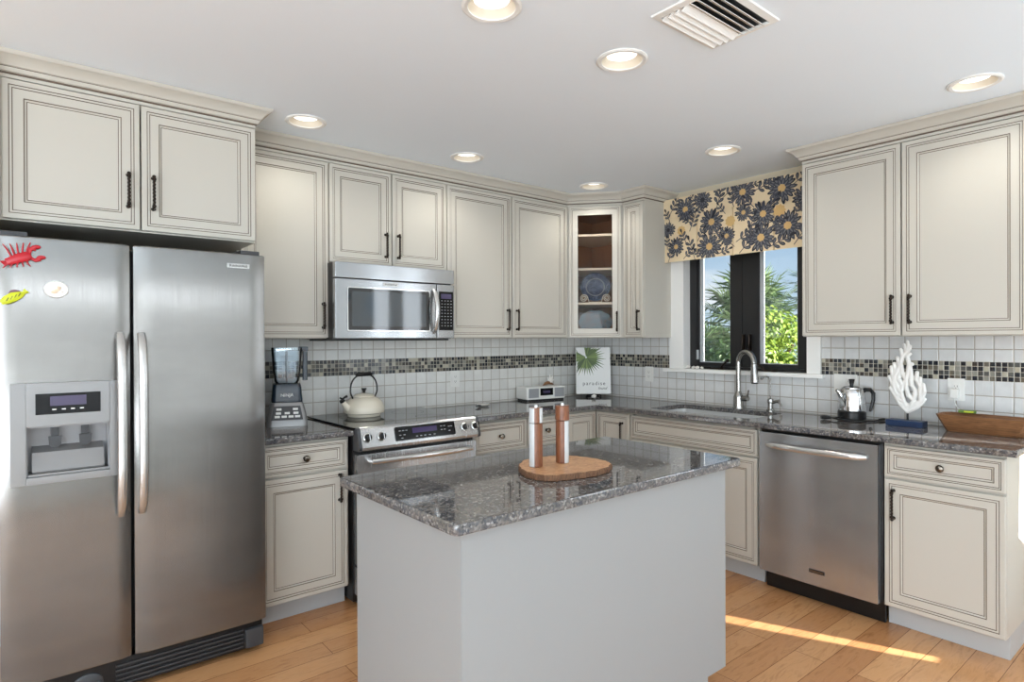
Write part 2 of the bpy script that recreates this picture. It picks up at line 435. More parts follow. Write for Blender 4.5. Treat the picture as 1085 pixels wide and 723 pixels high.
def tag(o, label, cat, group=None):
    o['label'] = label; o['category'] = cat
    if group: o['group'] = group
    return o
def thing(name, label, cat, loc=(0, 0, 0), rot=0.0, group=None):
    o = bpy.data.objects.new(name, None); COL.objects.link(o); o.empty_display_size = 0.1
    o.location = loc; o.rotation_euler = (0, 0, rot); return tag(o, label, cat, group)
def struct(o): o['kind'] = 'structure'; return o
def inst(name, mesh, parent, loc=(0, 0, 0), rot=(0, 0, 0)):
    o = bpy.data.objects.new(name, mesh); COL.objects.link(o); o.parent = parent; o.location = loc; o.rotation_euler = rot; return o
def text(body, name, size, parent, loc, rot, mm, align='CENTER', spacing=1.0, shear=0.0, ext=0.0004):
    cu = bpy.data.curves.new(name, 'FONT'); cu.body = body; cu.size = size; cu.extrude = ext
    cu.align_x = align; cu.align_y = 'CENTER'; cu.space_character = spacing; cu.shear = shear
    cu.materials.append(mm); cu.resolution_u = 3
    tmp = bpy.data.objects.new(name, cu); COL.objects.link(tmp); bpy.context.view_layer.update()
    me = bpy.data.meshes.new_from_object(tmp.evaluated_get(bpy.context.evaluated_depsgraph_get())); bpy.data.objects.remove(tmp)
    me.materials.clear(); me.materials.append(mm)
    o = bpy.data.objects.new(name, me); COL.objects.link(o); o.parent = parent; o.location = loc; o.rotation_euler = rot; return o
ROTR = -PI / 2    # cabinets on the right wall: local -Y faces -X

# ------------------------------------------------------------------ the room
H = 2.445
b = MB(); b.box(-7.4, 0.3, -8.9, 0.3, -0.06, 0.0); struct(b.build('floor', FLOORM, angle=0))
b = MB(); b.box(-7.36, 0.0, -8.85, -4.4, 0.0002, 0.012); struct(b.build('added_carpet', ADDED_CARPET, angle=0))  # unseen pale carpet, added to keep the refrigerator reflections less orange
LIGHTS = [(-2.686, -.62), (-1.729, -.63), (-.648, -.63), (-.662, -1.643), (-.667, -2.822), (-1.985, -2.027), (-2.605, -2.015)]
b = MB(); b.slab(rect(-7.4, 0.3, -8.9, 0.3), H, H + 0.08, .001, holes=[circle(x, y, .080, 40) for x, y in LIGHTS]); struct(b.build('ceiling', CEIL, angle=0))
b = MB(); b.box(-7.4, 0.16, 0.0, 0.16, 0, H); struct(b.build('wall_back', WALLP, angle=0))
WY0, WY1, WZ0, WZ1 = -1.815, -0.925, 1.152, 2.12       # window opening
b = MB()
b.box(0, 0.16, -3.06, WY0, 0, H); b.box(0, 0.16, WY1, 0, 0, H); b.box(0, 0.16, WY0, WY1, 0, WZ0); b.box(0, 0.16, WY0, WY1, WZ1, H)
struct(b.build('wall_right', WALLP, angle=0))
b = MB(); b.box(-7.4, 0.16, -9.0, -8.85, 0, H); struct(b.build('wall_front', ROOMP, angle=0))
b = MB(); b.box(-7.5, -7.36, -8.9, 0.1, 0, H); struct(b.build('wall_left', ROOMP, angle=0))
b = MB(); b.box(-3.98, -3.868, -0.70, -0.001, 0, H - 0.001); struct(b.build('wall_left.001', WALLP, angle=0))
# the right wall of the sitting area beyond the kitchen, with added holes shaped to cast the sun patches
b = MB()
holes = [
    [(-6.09, 1.262), (-7.09, 2.035), (-7.33, 2.035), (-6.39, 1.366)],
    [(-4.80, 1.63), (-4.80, 1.99), (-5.22, 1.99), (-5.22, 1.72)],
    [(-5.92, 1.96), (-5.92, 2.06), (-5.66, 2.06), (-5.66, 1.96)],
    [(-3.14, 0.40), (-3.14, 0.955), (-4.66, 1.51), (-4.80, 1.20)],
]
outer = [(-8.86, 0.0), (-3.06, 0.0), (-3.06, H), (-8.86, H)]
es = []
for lp in [outer] + holes:
    vs = [b.bm.verts.new((0.02, p[0], p[1])) for p in lp]
    es += [b.bm.edges.new((vs[i], vs[(i + 1) % len(vs)])) for i in range(len(vs))]
bmesh.ops.triangle_fill(b.bm, edges=es, use_beauty=True, normal=(-1, 0, 0))
o = struct(b.build('wall_right.001', ROOMP, angle=0)); md = o.modifiers.new('thickness', 'SOLIDIFY'); md.thickness = 0.012

# backsplash tile with the mosaic band
def splash(name, axis, pieces, mats):
    b = MB()
    for s0, s1, z0, z1, mi in pieces:
        if axis == 'X': b.box(s0, s1, -0.008, -0.0005, z0, z1, mi)
        else: b.box(-0.008, -0.0005, s0, s1, z0, z1, mi)
    return struct(b.build(name, mats, angle=0))
splash('trim_1', 'X', [(-2.93, -0.0085, 0.911, 1.152, 0), (-2.93, -0.0085, 1.152, 1.249, 1), (-2.93, -0.0085, 1.249, 1.379, 0)], [TILEB, MOSB])
splash('trim_2', 'Y', [(-2.957, -0.001, 0.911, 1.127, 0), (-2.957, -1.923, 1.127, 1.152, 0), (-0.757, -0.001, 1.127, 1.152, 0),
       (-2.957, -1.901, 1.152, 1.249, 1), (-0.799, -0.001, 1.152, 1.249, 1), (-2.957, -1.901, 1.249, 1.379, 0), (-0.799, -0.001, 1.249, 1.379, 0)], [TILER, MOSR])
# window: casing, sill, black double casement
w1 = bpy.data.objects.new('window_1', None); COL.objects.link(w1); struct(w1); w1.location = (0, -1.37, 1.15)
def wpart(b, name, mats, parent=w1, **kw):
    o = b.build(name, mats, parent, **kw)
    if parent is w1: o.matrix_parent_inverse = Matrix.Translation((0, 1.37, -1.15))
    return o
b = MB()
b.box(-0.02, -0.0005, -0.925, -0.80, 1.153, 2.21, 0, 0.003); b.box(-0.02, -0.0005, -1.899, -1.815, 1.153, 2.21, 0, 0.003)
b.box(-0.02, -0.0005, -1.815, -0.925, 2.12, 2.21, 0, 0.003)
b.box(0.0, 0.065, -0.9255, -0.915, 1.153, 2.12); b.box(0.0, 0.065, -1.825, -1.8145, 1.153, 2.12); b.box(0.0, 0.065, -1.815, -0.925, 2.112, 2.121)
wpart(b, 'casing', TRIM)
b = MB(); b.box(-0.045, 0.066, -1.922, -0.758, 1.128, 1.153, 0, 0.005); wpart(b, 'sill', TRIM)
b = MB()
b.box(0.06, 0.15, -0.985, -0.915, 1.153, 2.12); b.box(0.06, 0.15, -1.825, -1.765, 1.153, 2.12)
b.box(0.06, 0.15, -1.765, -0.985, 1.153, 1.172); b.box(0.06, 0.15, -1.765, -0.985, 2.09, 2.12); b.box(0.075, 0.15, -1.372, -1.333, 1.172, 2.09)
wpart(b, 'frame', WINBLK)
for y0, y1, sg in ((-1.3335, -0.9665, 1), (-1.763, -1.3725, -1)):
    b = MB(); s = 0.062; 
    sl0 = s if sg < 0 else 0.088; sl1 = 0.032 if sg > 0 else 0.088
    if sg < 0: sl0 = 0.045
    b.box(0.068, 0.112, y0, y0 + sl0, 1.174, 2.088, 0, .003); b.box(0.068, 0.112, y1 - sl1, y1, 1.174, 2.088, 0, .003)
    b.box(0.068, 0.112, y0 + sl0, y1 - sl1, 1.174, 1.200, 0, .003); b.box(0.068, 0.112, y0 + sl0, y1 - sl1, 2.05, 2.088, 0, .003)
    sash = wpart(b, 'sash', WINBLK)
    b = MB()
    a0, a1 = y0 + sl0, y1 - sl1
    e = 0.022
    b.box(0.078, 0.1, a1 - e, a1 - .0004, 1.2005, 2.0495); b.box(0.078, 0.1, a0 + .0004, a0 + .006, 1.2005, 2.0495); b.box(0.078, 0.1, a0 + .006, a1 - e, 1.2005, 1.206)
    wpart(b, 'spacer', ALUM)
    b = MB(); b.box(0.088, 0.092, a0 + .006, a1 - e, 1.206, 2.0495); wpart(b, 'pane', GLASS, angle=0)
for y in (-1.347, -1.397):      # casement locks
    b = MB(); b.box(0.058, 0.068, y - .011, y + .011, 1.27, 1.40, 0, .004)
    b.tube([(0.05, y, 1.30), (0.043, y - .004, 1.33), (0.043, y - .006, 1.37), (0.05, y - .003, 1.395)], [.006, .008, .008, .006], 8)
    wpart(b, 'lock', BRONZE)
for y, s in ((-1.16, -1), (-1.545, 1)):   # folding cranks
    b = MB(); b.box(0.03, 0.066, y - .055, y + .055, 1.1535, 1.166, 0, .004)
    b.tube([(0.04, y - .035 * -s * 1.0, 1.163), (0.03, y + s * .05, 1.185), (0.022, y + s * .085, 1.212)], [.011, .008, .007], 10)
    b.ball((0.02, y + s * .095, 1.218), .013)
    wpart(b, 'crank', BRONZE)
b = MB(); b.box(0.05, 0.064, -0.998, -0.985, 1.22, 1.29, 0, .003); wpart(b, 'hinge', ALUM)

# crown mouldings
CROWN = [(0.0, 2.357, 0), (0.0, 2.370, 0), (0.004, 2.372, 1), (0.004, 2.3765, 1), (0.010, 2.379, 0), (0.014, 2.388, 0), (0.016, 2.392, 0),
         (0.016, 2.3945, 1), (0.022, 2.397, 0), (0.026, 2.405, 0), (0.036, 2.418, 0), (0.050, 2.427, 0), (0.056, 2.429, 0), (0.062, 2.436, 0), (0.064, 2.4435, 0)]
def sweep(path, prof, name):
    n = len(path); offs = []
    for i in range(n):
        p = Vector(path[i])
        a = (p - Vector(path[i - 1])).normalized() if i else None
        c = (Vector(path[i + 1]) - p).normalized() if i < n - 1 else None
        na = Vector((a.y, -a.x)) if a else None; nc = Vector((c.y, -c.x)) if c else None
        if na is None: k, s = nc, 1
        elif nc is None: k, s = na, 1
        else: k = (na + nc).normalized(); s = 1 / max(k.dot(na), .2)
        offs.append((p, k * s))
    b = MB(); rows = [[(p.x + k.x * o, p.y + k.y * o, z) for (o, z, mi) in prof] + [(p.x + k.x * -.012, p.y + k.y * -.012, 2.4435), (p.x + k.x * -.012, p.y + k.y * -.012, 2.357)] for p, k in offs]
    rv = [[b.bm.verts.new(q) for q in r] for r in rows]; m_ = len(rows[0])
    for i in range(n - 1):
        for j in range(m_):
            f = b.bm.faces.new((rv[i][j], rv[i + 1][j], rv[i + 1][(j + 1) % m_], rv[i][(j + 1) % m_]))
            f.material_index = prof[j + 1][2] if j + 1 < len(prof) else 0
    b.bm.faces.new(rv[0]); b.bm.faces.new(list(reversed(rv[-1])))
    return struct(b.build(name, [PAINT, GLAZE], angle=30))
sweep([(-3.862, -0.622), (-2.924, -0.622), (-2.924, -0.39)], CROWN, 'trim_3')
sweep([(-2.922, -0.316), (-0.603, -0.316), (-0.336, -0.622), (-0.336, -0.816), (-0.002, -0.816)], CROWN, 'trim_4')
sweep([(-0.002, -1.938), (-0.336, -1.938), (-0.336, -2.942), (-0.002, -2.942)], CROWN, 'trim_5')

# ------------------------------------------------------------------ cabinet hardware meshes
def pull_mesh(L=0.15):
    b = MB(); h = L / 2; o = -0.026
    k = 36
    b.tube([(0, o, -h + .018 + (L - .036) * i / k) for i in range(k + 1)], .0052, 12, 0, True, twist=0.42, lobes=3, amp=.28)
    for s in (-1, 1):
        b.tube([(0, 0, s * (h - .008)), (0, -.008, s * (h - .008)), (0, o + .004, s * (h - .009)), (0, o, s * (h - .02))], [.0085, .0055, .0055, .0068], 10)
        b.ball((0, o, s * (h - .016)), .0085, 0, 10); b.ball((0, o + .003, s * (h - .004)), .0072, 0, 10)
    o_ = b.build('handle', BRONZE); me = o_.data; bpy.data.objects.remove(o_); return me
PULL = pull_mesh(0.145)
def knob_mesh():
    b = MB(); b.lathe([(.010, 0), (.010, .002), (.0055, .006), (.0055, .014), (.012, .018), (.0165, .023), (.0165, .027), (.013, .0315), (.006, .0335), (.0, .034)], n=20, axis='-Y', mats=[0] * 5 + [1] * 4)
    o_ = b.build('knob', [BRONZE, PEWTER]); me = o_.data; bpy.data.objects.remove(o_); return me
KNOB = knob_mesh()
def dprof(a1=.0195, a2=.0295, s1=.064, t=.02):
    return [(0, 0, 0), (0, t - .0025, 0), (.0025, t, 0), (a1, t, 0), (a1 + .003, t - .0022, 1), (a2, t - .0022, 0), (a2 + .003, t - .004, 1),
            (s1, t - .004, 0), (s1 + .0032, t - .0065, 1), (s1 + .009, t - .0095, 0), (s1 + .0118, t - .0105, 1)]
DOORP = dprof(); DRAWP = dprof(.013, .020, .038)
def cabinet(name, label, loc, rot, w, d, z0, z1, doors=(), drawers=(), toe=False, group=None, top=True, cat='cabinet', ends=False, toe_ends=(False, False)):
    """local frame: X along the wall, wall at Y = 0, fronts face -Y"""
    c = thing(name, label, cat, loc, rot, group)
    b = MB(); T = .017; yb = -.012
    b.box(0.0005, T, -d, yb, z0, z1); b.box(w - T, w - .0005, -d, yb, z0, z1); b.box(T, w - T, -d, yb, z0, z0 + T); b.box(T, w - T, -.02, yb, z0 + T, z1)
    if top: b.box(T, w - T, -d, yb - .008, z1 - T, z1)
    fr = .034
    b.box(T, fr, -d, -d + .018, z0 + T, z1 - T); b.box(w - fr, w - T, -d, -d + .018, z0 + T, z1 - T)
    if not top: b.box(fr, w - fr, -d, -d + .018, z1 - .03, z1)
    for (zr) in [q[2] for q in drawers]: b.box(fr, w - fr, -d, -d + .018, zr - .02, zr + .012)
    b.build('carcass', [PAINT], c)
    if toe:
        b = MB(); b.box(0.0005, w - .0005, -d + .052, -d + .066, 0.001, z0 - .0005)
        if toe_ends[1]: b.box(w - .014, w - .0005, -d + .066, yb, 0.001, z0 - .0005)
        b.build('toe_kick', TOEK, c)
    for x0, x1, za, zb, hx, hz in doors:
        b = MB(); b.panel(x0, za, x1 - x0, zb - za, -d - .0005, DOORP); dr = b.build('door', [PAINT, GLAZE], c, angle=20)
        if hx is not None: inst('handle', PULL, dr, (hx, -d - .0205 + .0025, hz))
    for x0, x1, za, zb, kn in drawers:
        b = MB(); b.panel(x0, za, x1 - x0, zb - za, -d - .0005, DRAWP); dr = b.build('drawer', [PAINT, GLAZE], c, angle=20)
        if kn: inst('knob', KNOB, dr, ((x0 + x1) / 2, -d - .0205 + .006, (za + zb) / 2))
    return c
UT, UB = 2.356, 1.38
# uppers, back wall
cabinet('wall_cabinet', 'deep cream wall cabinet with two square doors above the refrigerator', (-3.862, 0, 0), 0, 0.938, 0.61, 1.826, 2.356,
        doors=[(.030, .472, 1.832, 2.352, .430, 1.99), (.478, .934, 1.832, 2.352, .520, 1.99)])
cabinet('wall_cabinet', 'tall cream single-door wall cabinet above the countertop blender', (-2.921, 0, 0), 0, 0.4735, 0.305, UB, UT,
        doors=[(.012, .470, 1.384, 2.352, .438, 1.505)])
cabinet('wall_cabinet', 'short two-door cream wall cabinet directly above the microwave', (-2.447, 0, 0), 0, 0.773, 0.305, 1.80, UT,
        doors=[(.003, .384, 1.805, 2.352, .346, 1.925), (.391, .770, 1.805, 2.352, .428, 1.925)])
cabinet('wall_cabinet', 'tall two-door cream wall cabinet between microwave and glass corner cabinet', (-1.6735, 0, 0), 0, 1.069, 0.305, UB, UT,
        doors=[(.004, .528, 1.384, 2.352, .492, 1.505), (.538, 1.063, 1.384, 2.352, .574, 1.505)])
# narrow one and the pair on the right wall
cabinet('wall_cabinet', 'narrow cream wall cabinet with one slim door left of the window', (0, -0.625, 0), ROTR, 0.191, 0.323, UB, UT,
        doors=[(.012, .187, 1.384, 2.352, .152, 1.505)])
cabinet('wall_cabinet', 'large two-door cream wall cabinet right of the window', (0, -1.938, 0), ROTR, 1.003, 0.323, UB, UT,
        doors=[(.004, .497, 1.384, 2.352, .461, 1.515), (.504, .999, 1.384, 2.352, .54, 1.515)])
# glass-front corner cabinet
A, Bp = Vector((-0.603, -0.305)), Vector((-0.323, -0.6235))
cc = thing('corner_cabinet', 'diagonal cream corner cabinet with glass door showing blue dishes', 'cabinet', (A.x, A.y, 0), math.atan2(Bp.y - A.y, Bp.x - A.x))
rotc = cc.rotation_euler.z; Mi = (Matrix.Translation((A.x, A.y, 0)) @ Matrix.Rotation(rotc, 4, 'Z')).inverted()
def loc2(x, y):
    v = Mi @ Vector((x, y, 0)); return (v.x, v.y)
L = (Bp - A).length
def penta(ins=0.0, front=0.0):
    P = [(A.x + .0005, A.y), (Bp.x, Bp.y + .0005), (-.012, Bp.y + .0005), (-.012, -.012), (A.x + .0005, -.012)]
    return offset_poly([loc2(*p) for p in P], ins)
b = MB()
for z0, z1 in ((UB, UB + .017), (UT - .017, UT)): b.slab(penta(), z0, z1, .0008)
P5 = penta(); I5 = penta(.014)
for i in (1, 2, 3, 4):
    j = (i + 1) % 5
    q = [P5[i], P5[j], I5[j], I5[i]]
    b.rings([[(p[0], p[1], z) for p in q] for z in (UB + .017, UT - .017)], 0)
b.box(0.0, .045, -.0005, .018, UB, UT); b.box(L - .045, L, -.0005, .018, UB, UT)
b.box(.045, L - .045, -.0005, .018, UB, UB + .03); b.box(.045, L - .045, -.0005, .018, UT - .03, UT)
b.build('carcass', PAINT, cc)
b = MB(); J5 = penta(.0155); K5 = penta(.019)
for i in (1, 2, 3, 4):
    j = (i + 1) % 5; q = [J5[i], J5[j], K5[j], K5[i]]
    b.rings([[(p[0], p[1], z) for p in q] for z in (UB + .018, UT - .018)], 0)
b.slab(penta(.019), UB + .0175, UB + .021, .0005); b.slab(penta(.019), UT - .021, UT - .0175, .0005)
b.build('lining', INTW, cc)
for z in (1.628, 1.885, 2.138):
    b = MB(); q = penta(.0195); q2 = [(p[0], max(p[1], .030)) for p in q]; b.slab(q2, z, z + .017, .001, mi=0)
    s = b.build('shelf', [SHELFW], cc)
b = MB(); b.panel(.024, 1.384, L - .044, .968, -.0008, [(0, 0, 0), (0, .0175, 0), (.0025, .02, 0), (.014, .02, 0), (.017, .018, 1), (.024, .018, 0), (.027, .016, 1), (.064, .016, 0), (.066, .0135, 1), (.066, .006, 0)], fill=False)
gd = b.build('door', [PAINT, GLAZE], cc, angle=20)
b = MB(); b.box(.082, L - .078, -.006, -.003, 1.442, 2.294); b.build('glass_pane', CABGLASS, gd, angle=0)
inst('handle', PULL, gd, (L - .052, -.0185, 1.50))

# ------------------------------------------------------------------ base cabinets
BT, BB = 0.878, 0.105
cabinet('base_cabinet', 'cream base cabinet with one drawer and door between refrigerator and range', (-2.921, 0, 0), 0, 0.4615, 0.588, BB, BT, toe=True,
        doors=[(.012, .448, .106, .705, .405, .62)], drawers=[(.012, .448, .718, .862, True)])
cabinet('base_cabinet', 'cream base cabinet with knobbed drawer directly right of the range', (-1.6885, 0, 0), 0, 0.4405, 0.588, BB, BT, toe=True,
        doors=[(.012, .43, .106, .67, .39, .58)], drawers=[(.012, .43, .683, .862, True)])
cabinet('base_cabinet', 'narrow cream drawer cabinet behind the tall pepper mills', (-1.2475, 0, 0), 0, 0.3365, 0.588, BB, BT, toe=True,
        doors=[(.008, .328, .106, .67, .29, .58)], drawers=[(.008, .328, .683, .862, True)])
# corner base with two doors meeting at the inside corner
ck = thing('corner_base_cabinet', 'cream corner base cabinet whose two doors meet in the inside corner', 'cabinet', (-0.30, -0.30, 0))
def cbox(b, x0, x1, y0, y1, z0, z1, **k): b.box(x0 + .30, x1 + .30, y0 + .30, y1 + .30, z0, z1, **k)
b = MB()
cbox(b, -.9105, -.588, -.588, -.570, BB, BB + .02); cbox(b, -.9105, -.895, -.588, -.012, BB, BT); cbox(b, -.588, -.012, -.9105, -.895, BB, BT)
cbox(b, -.895, -.012, -.03, -.012, BB, BT); cbox(b, -.03, -.012, -.895, -.03, BB, BT)
cbox(b, -.895, -.588, -.588, -.03, BB, BB + .017); cbox(b, -.588, -.03, -.895, -.03, BB, BB + .017)
cbox(b, -.895, -.588, -.588, -.570, BT - .02, BT); cbox(b, -.588, -.570, -.895, -.588, BT - .02, BT)
b.build('carcass', PAINT, ck)
b = MB(); cbox(b, -.910, -.53, -.536, -.522, .001, BB - .0005); cbox(b, -.536, -.522, -.910, -.536, .001, BB - .0005); b.build('toe_kick', TOEK, ck)
b = MB(); b.panel(-.905 + .30, .106, .295, .756, -.5885 + .30, DOORP); b.build('door', [PAINT, GLAZE], ck, angle=20)
b = MB(); m0 = b.mark(); b.panel(0, .106, .293, .756, 0, DOORP); b.xf(m0, Matrix.Translation((-.5885 + .30, -.6115 + .30, 0)) @ Matrix.Rotation(ROTR, 4, 'Z'))
d2 = b.build('door', [PAINT, GLAZE], ck, angle=20); inst('handle', PULL, d2, (-.5885 + .30 - .018, -.847 + .30, .735), (0, 0, ROTR))
cabinet('sink_base_cabinet', 'wide cream sink base cabinet below the window and faucet', (0, -0.9115, 0), ROTR, 0.911, 0.588, BB, BT, toe=True, top=False,
        doors=[(.008, .452, .106, .702, .412, .62), (.458, .903, .106, .702, .50, .62)], drawers=[(.008, .903, .714, .862, False)])
cabinet('base_cabinet', 'cream base cabinet with drawer and door right of the dishwasher', (0, -2.4475, 0), ROTR, 0.464, 0.588, BB, BT, toe=True,
        doors=[(.006, .4625, .106, .706, .045, .59)], drawers=[(.006, .4625, .718, .862, True)], toe_ends=(False, True))

# ------------------------------------------------------------------ countertops
CT0, CT1 = 0.880, 0.910
b = MB(); b.slab(rect(-2.925, -2.4585, -.652, -.0085), CT0, CT1, .007)
tag(b.build('countertop', GRANITE), 'short speckled granite countertop under the blender beside the refrigerator', 'countertop')
b = MB()
b.slab([(-1.6875, -.652), (-.652, -.652), (-.652, -2.957), (-.0085, -2.957), (-.0085, -.0085), (-1.6875, -.0085)], CT0, CT1, .007,
       holes=[rrect(-.535, -.135, -1.735, -1.005, .05)])
tag(b.build('countertop', GRANITE), 'long L-shaped speckled granite countertop running under the window', 'countertop')
sk = thing('kitchen_sink', 'pale undermount sink basin set in the granite below the window', 'sink', (-.335, -1.37, .70))
b = MB()
ro = rrect(-.222, .222, -.39, .39, .06); 
rings = [[(p[0], p[1], z) for p in offset_poly(ro, d)] for d, z in ((.0, .1785), (.020, .1785), (.021, .165), (.024, .03), (.035, .008), (.06, 0.0))]
rv = b.rings(rings, 0, False, True)
o = b.build('basin', SINKM, sk); md = o.modifiers.new('thickness', 'SOLIDIFY'); md.thickness = .002; md.offset = 0
b = MB(); b.lathe([(.045, .0022), (.045, .005), (.036, .006), (.03, .003), (.0, .003)], n=24); b.build('drain', CHROME, sk)

# ------------------------------------------------------------------ island
isl = thing('kitchen_island', 'plain pale grey kitchen island cabinet under the glossy granite top', 'island', (-2.30, -1.96, 0))
def ib(b, x0, x1, y0, y1, z0, z1, **k): b.box(x0 + 2.30, x1 + 2.30, y0 + 1.96, y1 + 1.96, z0, z1, **k)
IX0, IX1, IY0, IY1, IT = -2.909, -1.672, -2.270, -1.655, .877
b = MB(); v = [(IX0 + .004, .001), (-1.792, .001), (-1.792, .102), (IX1, .102), (IX1, IT), (IX0 + .004, IT)]
b.rings([[(x + 2.30, y + 1.96, z) for x, z in v] for y in (IY0, IY0 + .016)]); b.build('front_panel', ISLP, isl, angle=0)
b = MB(); ib(b, IX0, IX0 + .0035, IY0, IY1, .001, IT); ib(b, IX0 + .0035, IX0 + .018, IY0 + .0165, IY1, .001, IT); b.build('side_panel', ISLP, isl, angle=0)
b = MB(); b.rings([[(x + 2.30, y + 1.96, z) for x, z in v] for y in (IY1 - .016, IY1)]); b.build('back_panel', ISLP, isl, angle=0)
b = MB(); ib(b, -1.80, -1.793, IY0 + .017, IY1 - .017, .001, .102); b.build('toe_kick', TOEK, isl, angle=0)
b = MB(); ib(b, IX1 - .018, IX1 - .0005, IY0 + .017, IY1 - .017, .102, IT); b.build('face_frame', ISLP, isl, angle=0)
for y0, y1, hy in ((IY0 + .02, -1.966, -2.005), (-1.960, IY1 - .02, -1.92)):
    b = MB(); m0 = b.mark(); b.panel(0, .106, y1 - y0, .76, 0, DOORP); b.xf(m0, Matrix.Translation((IX1 + 2.30, y0 + 1.96, 0)) @ Matrix.Rotation(PI / 2, 4, 'Z'))
    d = b.build('door', [PAINT, GLAZE], isl, angle=20); inst('handle', PULL, d, (IX1 + 2.30 + .018, hy + 1.96, .74), (0, 0, PI / 2))
b = MB(); b.slab(rrect(-2.956, -1.627, -2.315, -1.612, .018, 4), CT0 - .002, CT1, .007)
tag(b.build('countertop', GRANITE), 'polished brown and grey granite top of the central island', 'countertop')

# ------------------------------------------------------------------ refrigerator
fr = thing('refrigerator', 'stainless steel side-by-side refrigerator with ice dispenser at the left', 'refrigerator', (-3.392, -.40, 0))
def fx(x): return x + 3.392
def fy(y): return y + .40
b = MB(); b.box(fx(-3.842), fx(-2.944), fy(-.69), fy(-.03), .03, 1.735, 0, .006); b.build('body', DARKG, fr)
def door_outline(x0, x1, yb, yf, bulge):
    pts = [(x0, yb), ]
    pts = []
    n = 14; r = .010
    for i in range(n + 1):
        t = i / n; x = x0 + (x1 - x0) * t
        e = min(t, 1 - t) * (x1 - x0)
        rnd = r - math.sqrt(max(0, r * r - max(0, r - e) ** 2))
        pts.append((x, yf + rnd - bulge * (1 - (2 * t - 1) ** 2)))
    return pts + [(x1, yb), (x0, yb)]
def fdoor(x0, x1):
    b = MB(); b.slab([(fx(x), fy(y)) for x, y in door_outline(x0, x1, -.697, -.798, .004)], .140, 1.745, .006)
    return b.build('door', STEELF, fr, angle=30)
dl = fdoor(-3.842, -3.4495); drr = fdoor(-3.4365, -2.939)
# recess for the dispenser cut out of the left door
b = MB(); b.box(fx(-3.768), fx(-3.519), fy(-.90), fy(-.725), .884, 1.064); cut = b.build('cut', STEELF, angle=0)
cut.location = fr.location
dl.modifiers.clear(); cut.modifiers.clear()
mdm = dl.modifiers.new('cut', 'BOOLEAN'); mdm.object = cut; mdm.operation = 'DIFFERENCE'; mdm.solver = 'EXACT'
bpy.context.view_layer.update()
me = bpy.data.meshes.new_from_object(dl.evaluated_get(bpy.context.evaluated_depsgraph_get()))
dl.modifiers.clear(); dl.data = me; bpy.data.objects.remove(cut)
for p in me.polygons: p.use_smooth = True
me.set_sharp_from_angle(angle=math.radians(30))
wn = dl.modifiers.new('area_normals', 'WEIGHTED_NORMAL'); wn.keep_sharp = True; wn.weight = 80
dp = bpy.data.objects.new('ice_dispenser', None); COL.objects.link(dp); dp.parent = fr
yf = -.8035
b = MB()
def fbox(b, x0, x1, y0, y1, z0, z1, mi=0, bev=0): b.box(fx(x0), fx(x1), fy(y0), fy(y1), z0, z1, mi, bev)
fbox(b, -3.813, -3.768, yf - .008, -.797, .857, 1.221, 0, .003); fbox(b, -3.519, -3.494, yf - .008, -.797, .857, 1.221, 0, .003)
fbox(b, -3.768, -3.519, yf - .012, -.797, 1.064, 1.221, 0, .003); fbox(b, -3.768, -3.519, yf - .012, -.797, .857, .884, 0, .003)
b.build('bezel', SILVER, dp)
b = MB(); fbox(b, -3.742, -3.548, yf - .0145, yf - .0118, 1.107, 1.182, 0, .001); pn = b.build('control_panel', PANELB, dp)
b = MB(); fbox(b, -3.70, -3.592, yf - .0158, yf - .0144, 1.137, 1.172); b.build('display', LCD, dp)
for x in (-3.688, -3.660, -3.633, -3.606):
    b = MB(); fbox(b, x - .006, x + .006, yf - .0156, yf - .0144, 1.122, 1.126); b.build('button', WHITE, dp)
b = MB(); fbox(b, -3.7675, -3.5195, -.7305, -.726, .885, 1.0635); fbox(b, -3.7675, -3.764, -.80, -.731, .885, 1.0635); fbox(b, -3.523, -3.5195, -.80, -.731, .885, 1.0635)
fbox(b, -3.763, -3.524, -.80, -.731, 1.058, 1.0635)
b.build('recess_lining', GREYP, dp)
b = MB(); fbox(b, -3.763, -3.524, -.803, -.731, .885, .893); 
b.rings([[(fx(x), fy(y), z) for y, z in ((-.732, .894), (-.79, .894), (-.792, .90), (-.768, .965), (-.732, .985))] for x in (-3.752, -3.535)])
b.build('drip_tray', SILVER, dp)
for x in (-3.684, -3.592):
    b = MB(); fbox(b, x - .012, x + .012, -.762, -.735, 1.02, 1.0575, 0, .003); b.rings([[(fx(x + s), fy(y), z) for s, z in ((-.02, 1.022), (.02, 1.022), (.018, .99), (.008, .98), (-.008, .98), (-.018, .99))] for y in (-.772, -.766)]); b.build('paddle', DARKG, dp)
for x, par in ((-3.484, dl), (-3.414, drr)):
    b = MB(); n = 18; pts = []; 
    for i in range(n + 1):
        t = i / n; z = .700 + .70 * t; out = .016 + .046 * min(1, math.sin(PI * t) * 1.5) ** .7 if 0 < t < 1 else .004
        pts.append((fx(x), fy(-.803 - out), z))
    b.tube(pts, [.0145] + [.016] * (n - 1) + [.0145], 14, squash=(1.0, .62))
    b.build('handle', STEELH, par)
b = MB(); fbox(b, -3.842, -2.95, -.772, -.70, .022, .134, 0, .004)
for k in range(5): fbox(b, -3.50, -3.03, -.780, -.772, .034 + k * .018, .042 + k * .018, 1, .001)
b.build('kick_grille', [BLACK, DARKG], fr)
b = MB(); b.lathe([(.05, 0), (.05, .006), (.042, .010), (.0, .010)], (fx(-3.59), fy(-.772), .072), n=24, axis='-Y', sy=.8); fbox(b, -3.63, -3.55, -.789, -.781, .066, .078, 0, .003); b.build('filter_cap', DARKG, fr)
b = MB(); fbox(b, -3.025, -2.948, -.79, -.70, .026, .110, 0, .012); b.build('foot_cover', DARKG, fr)
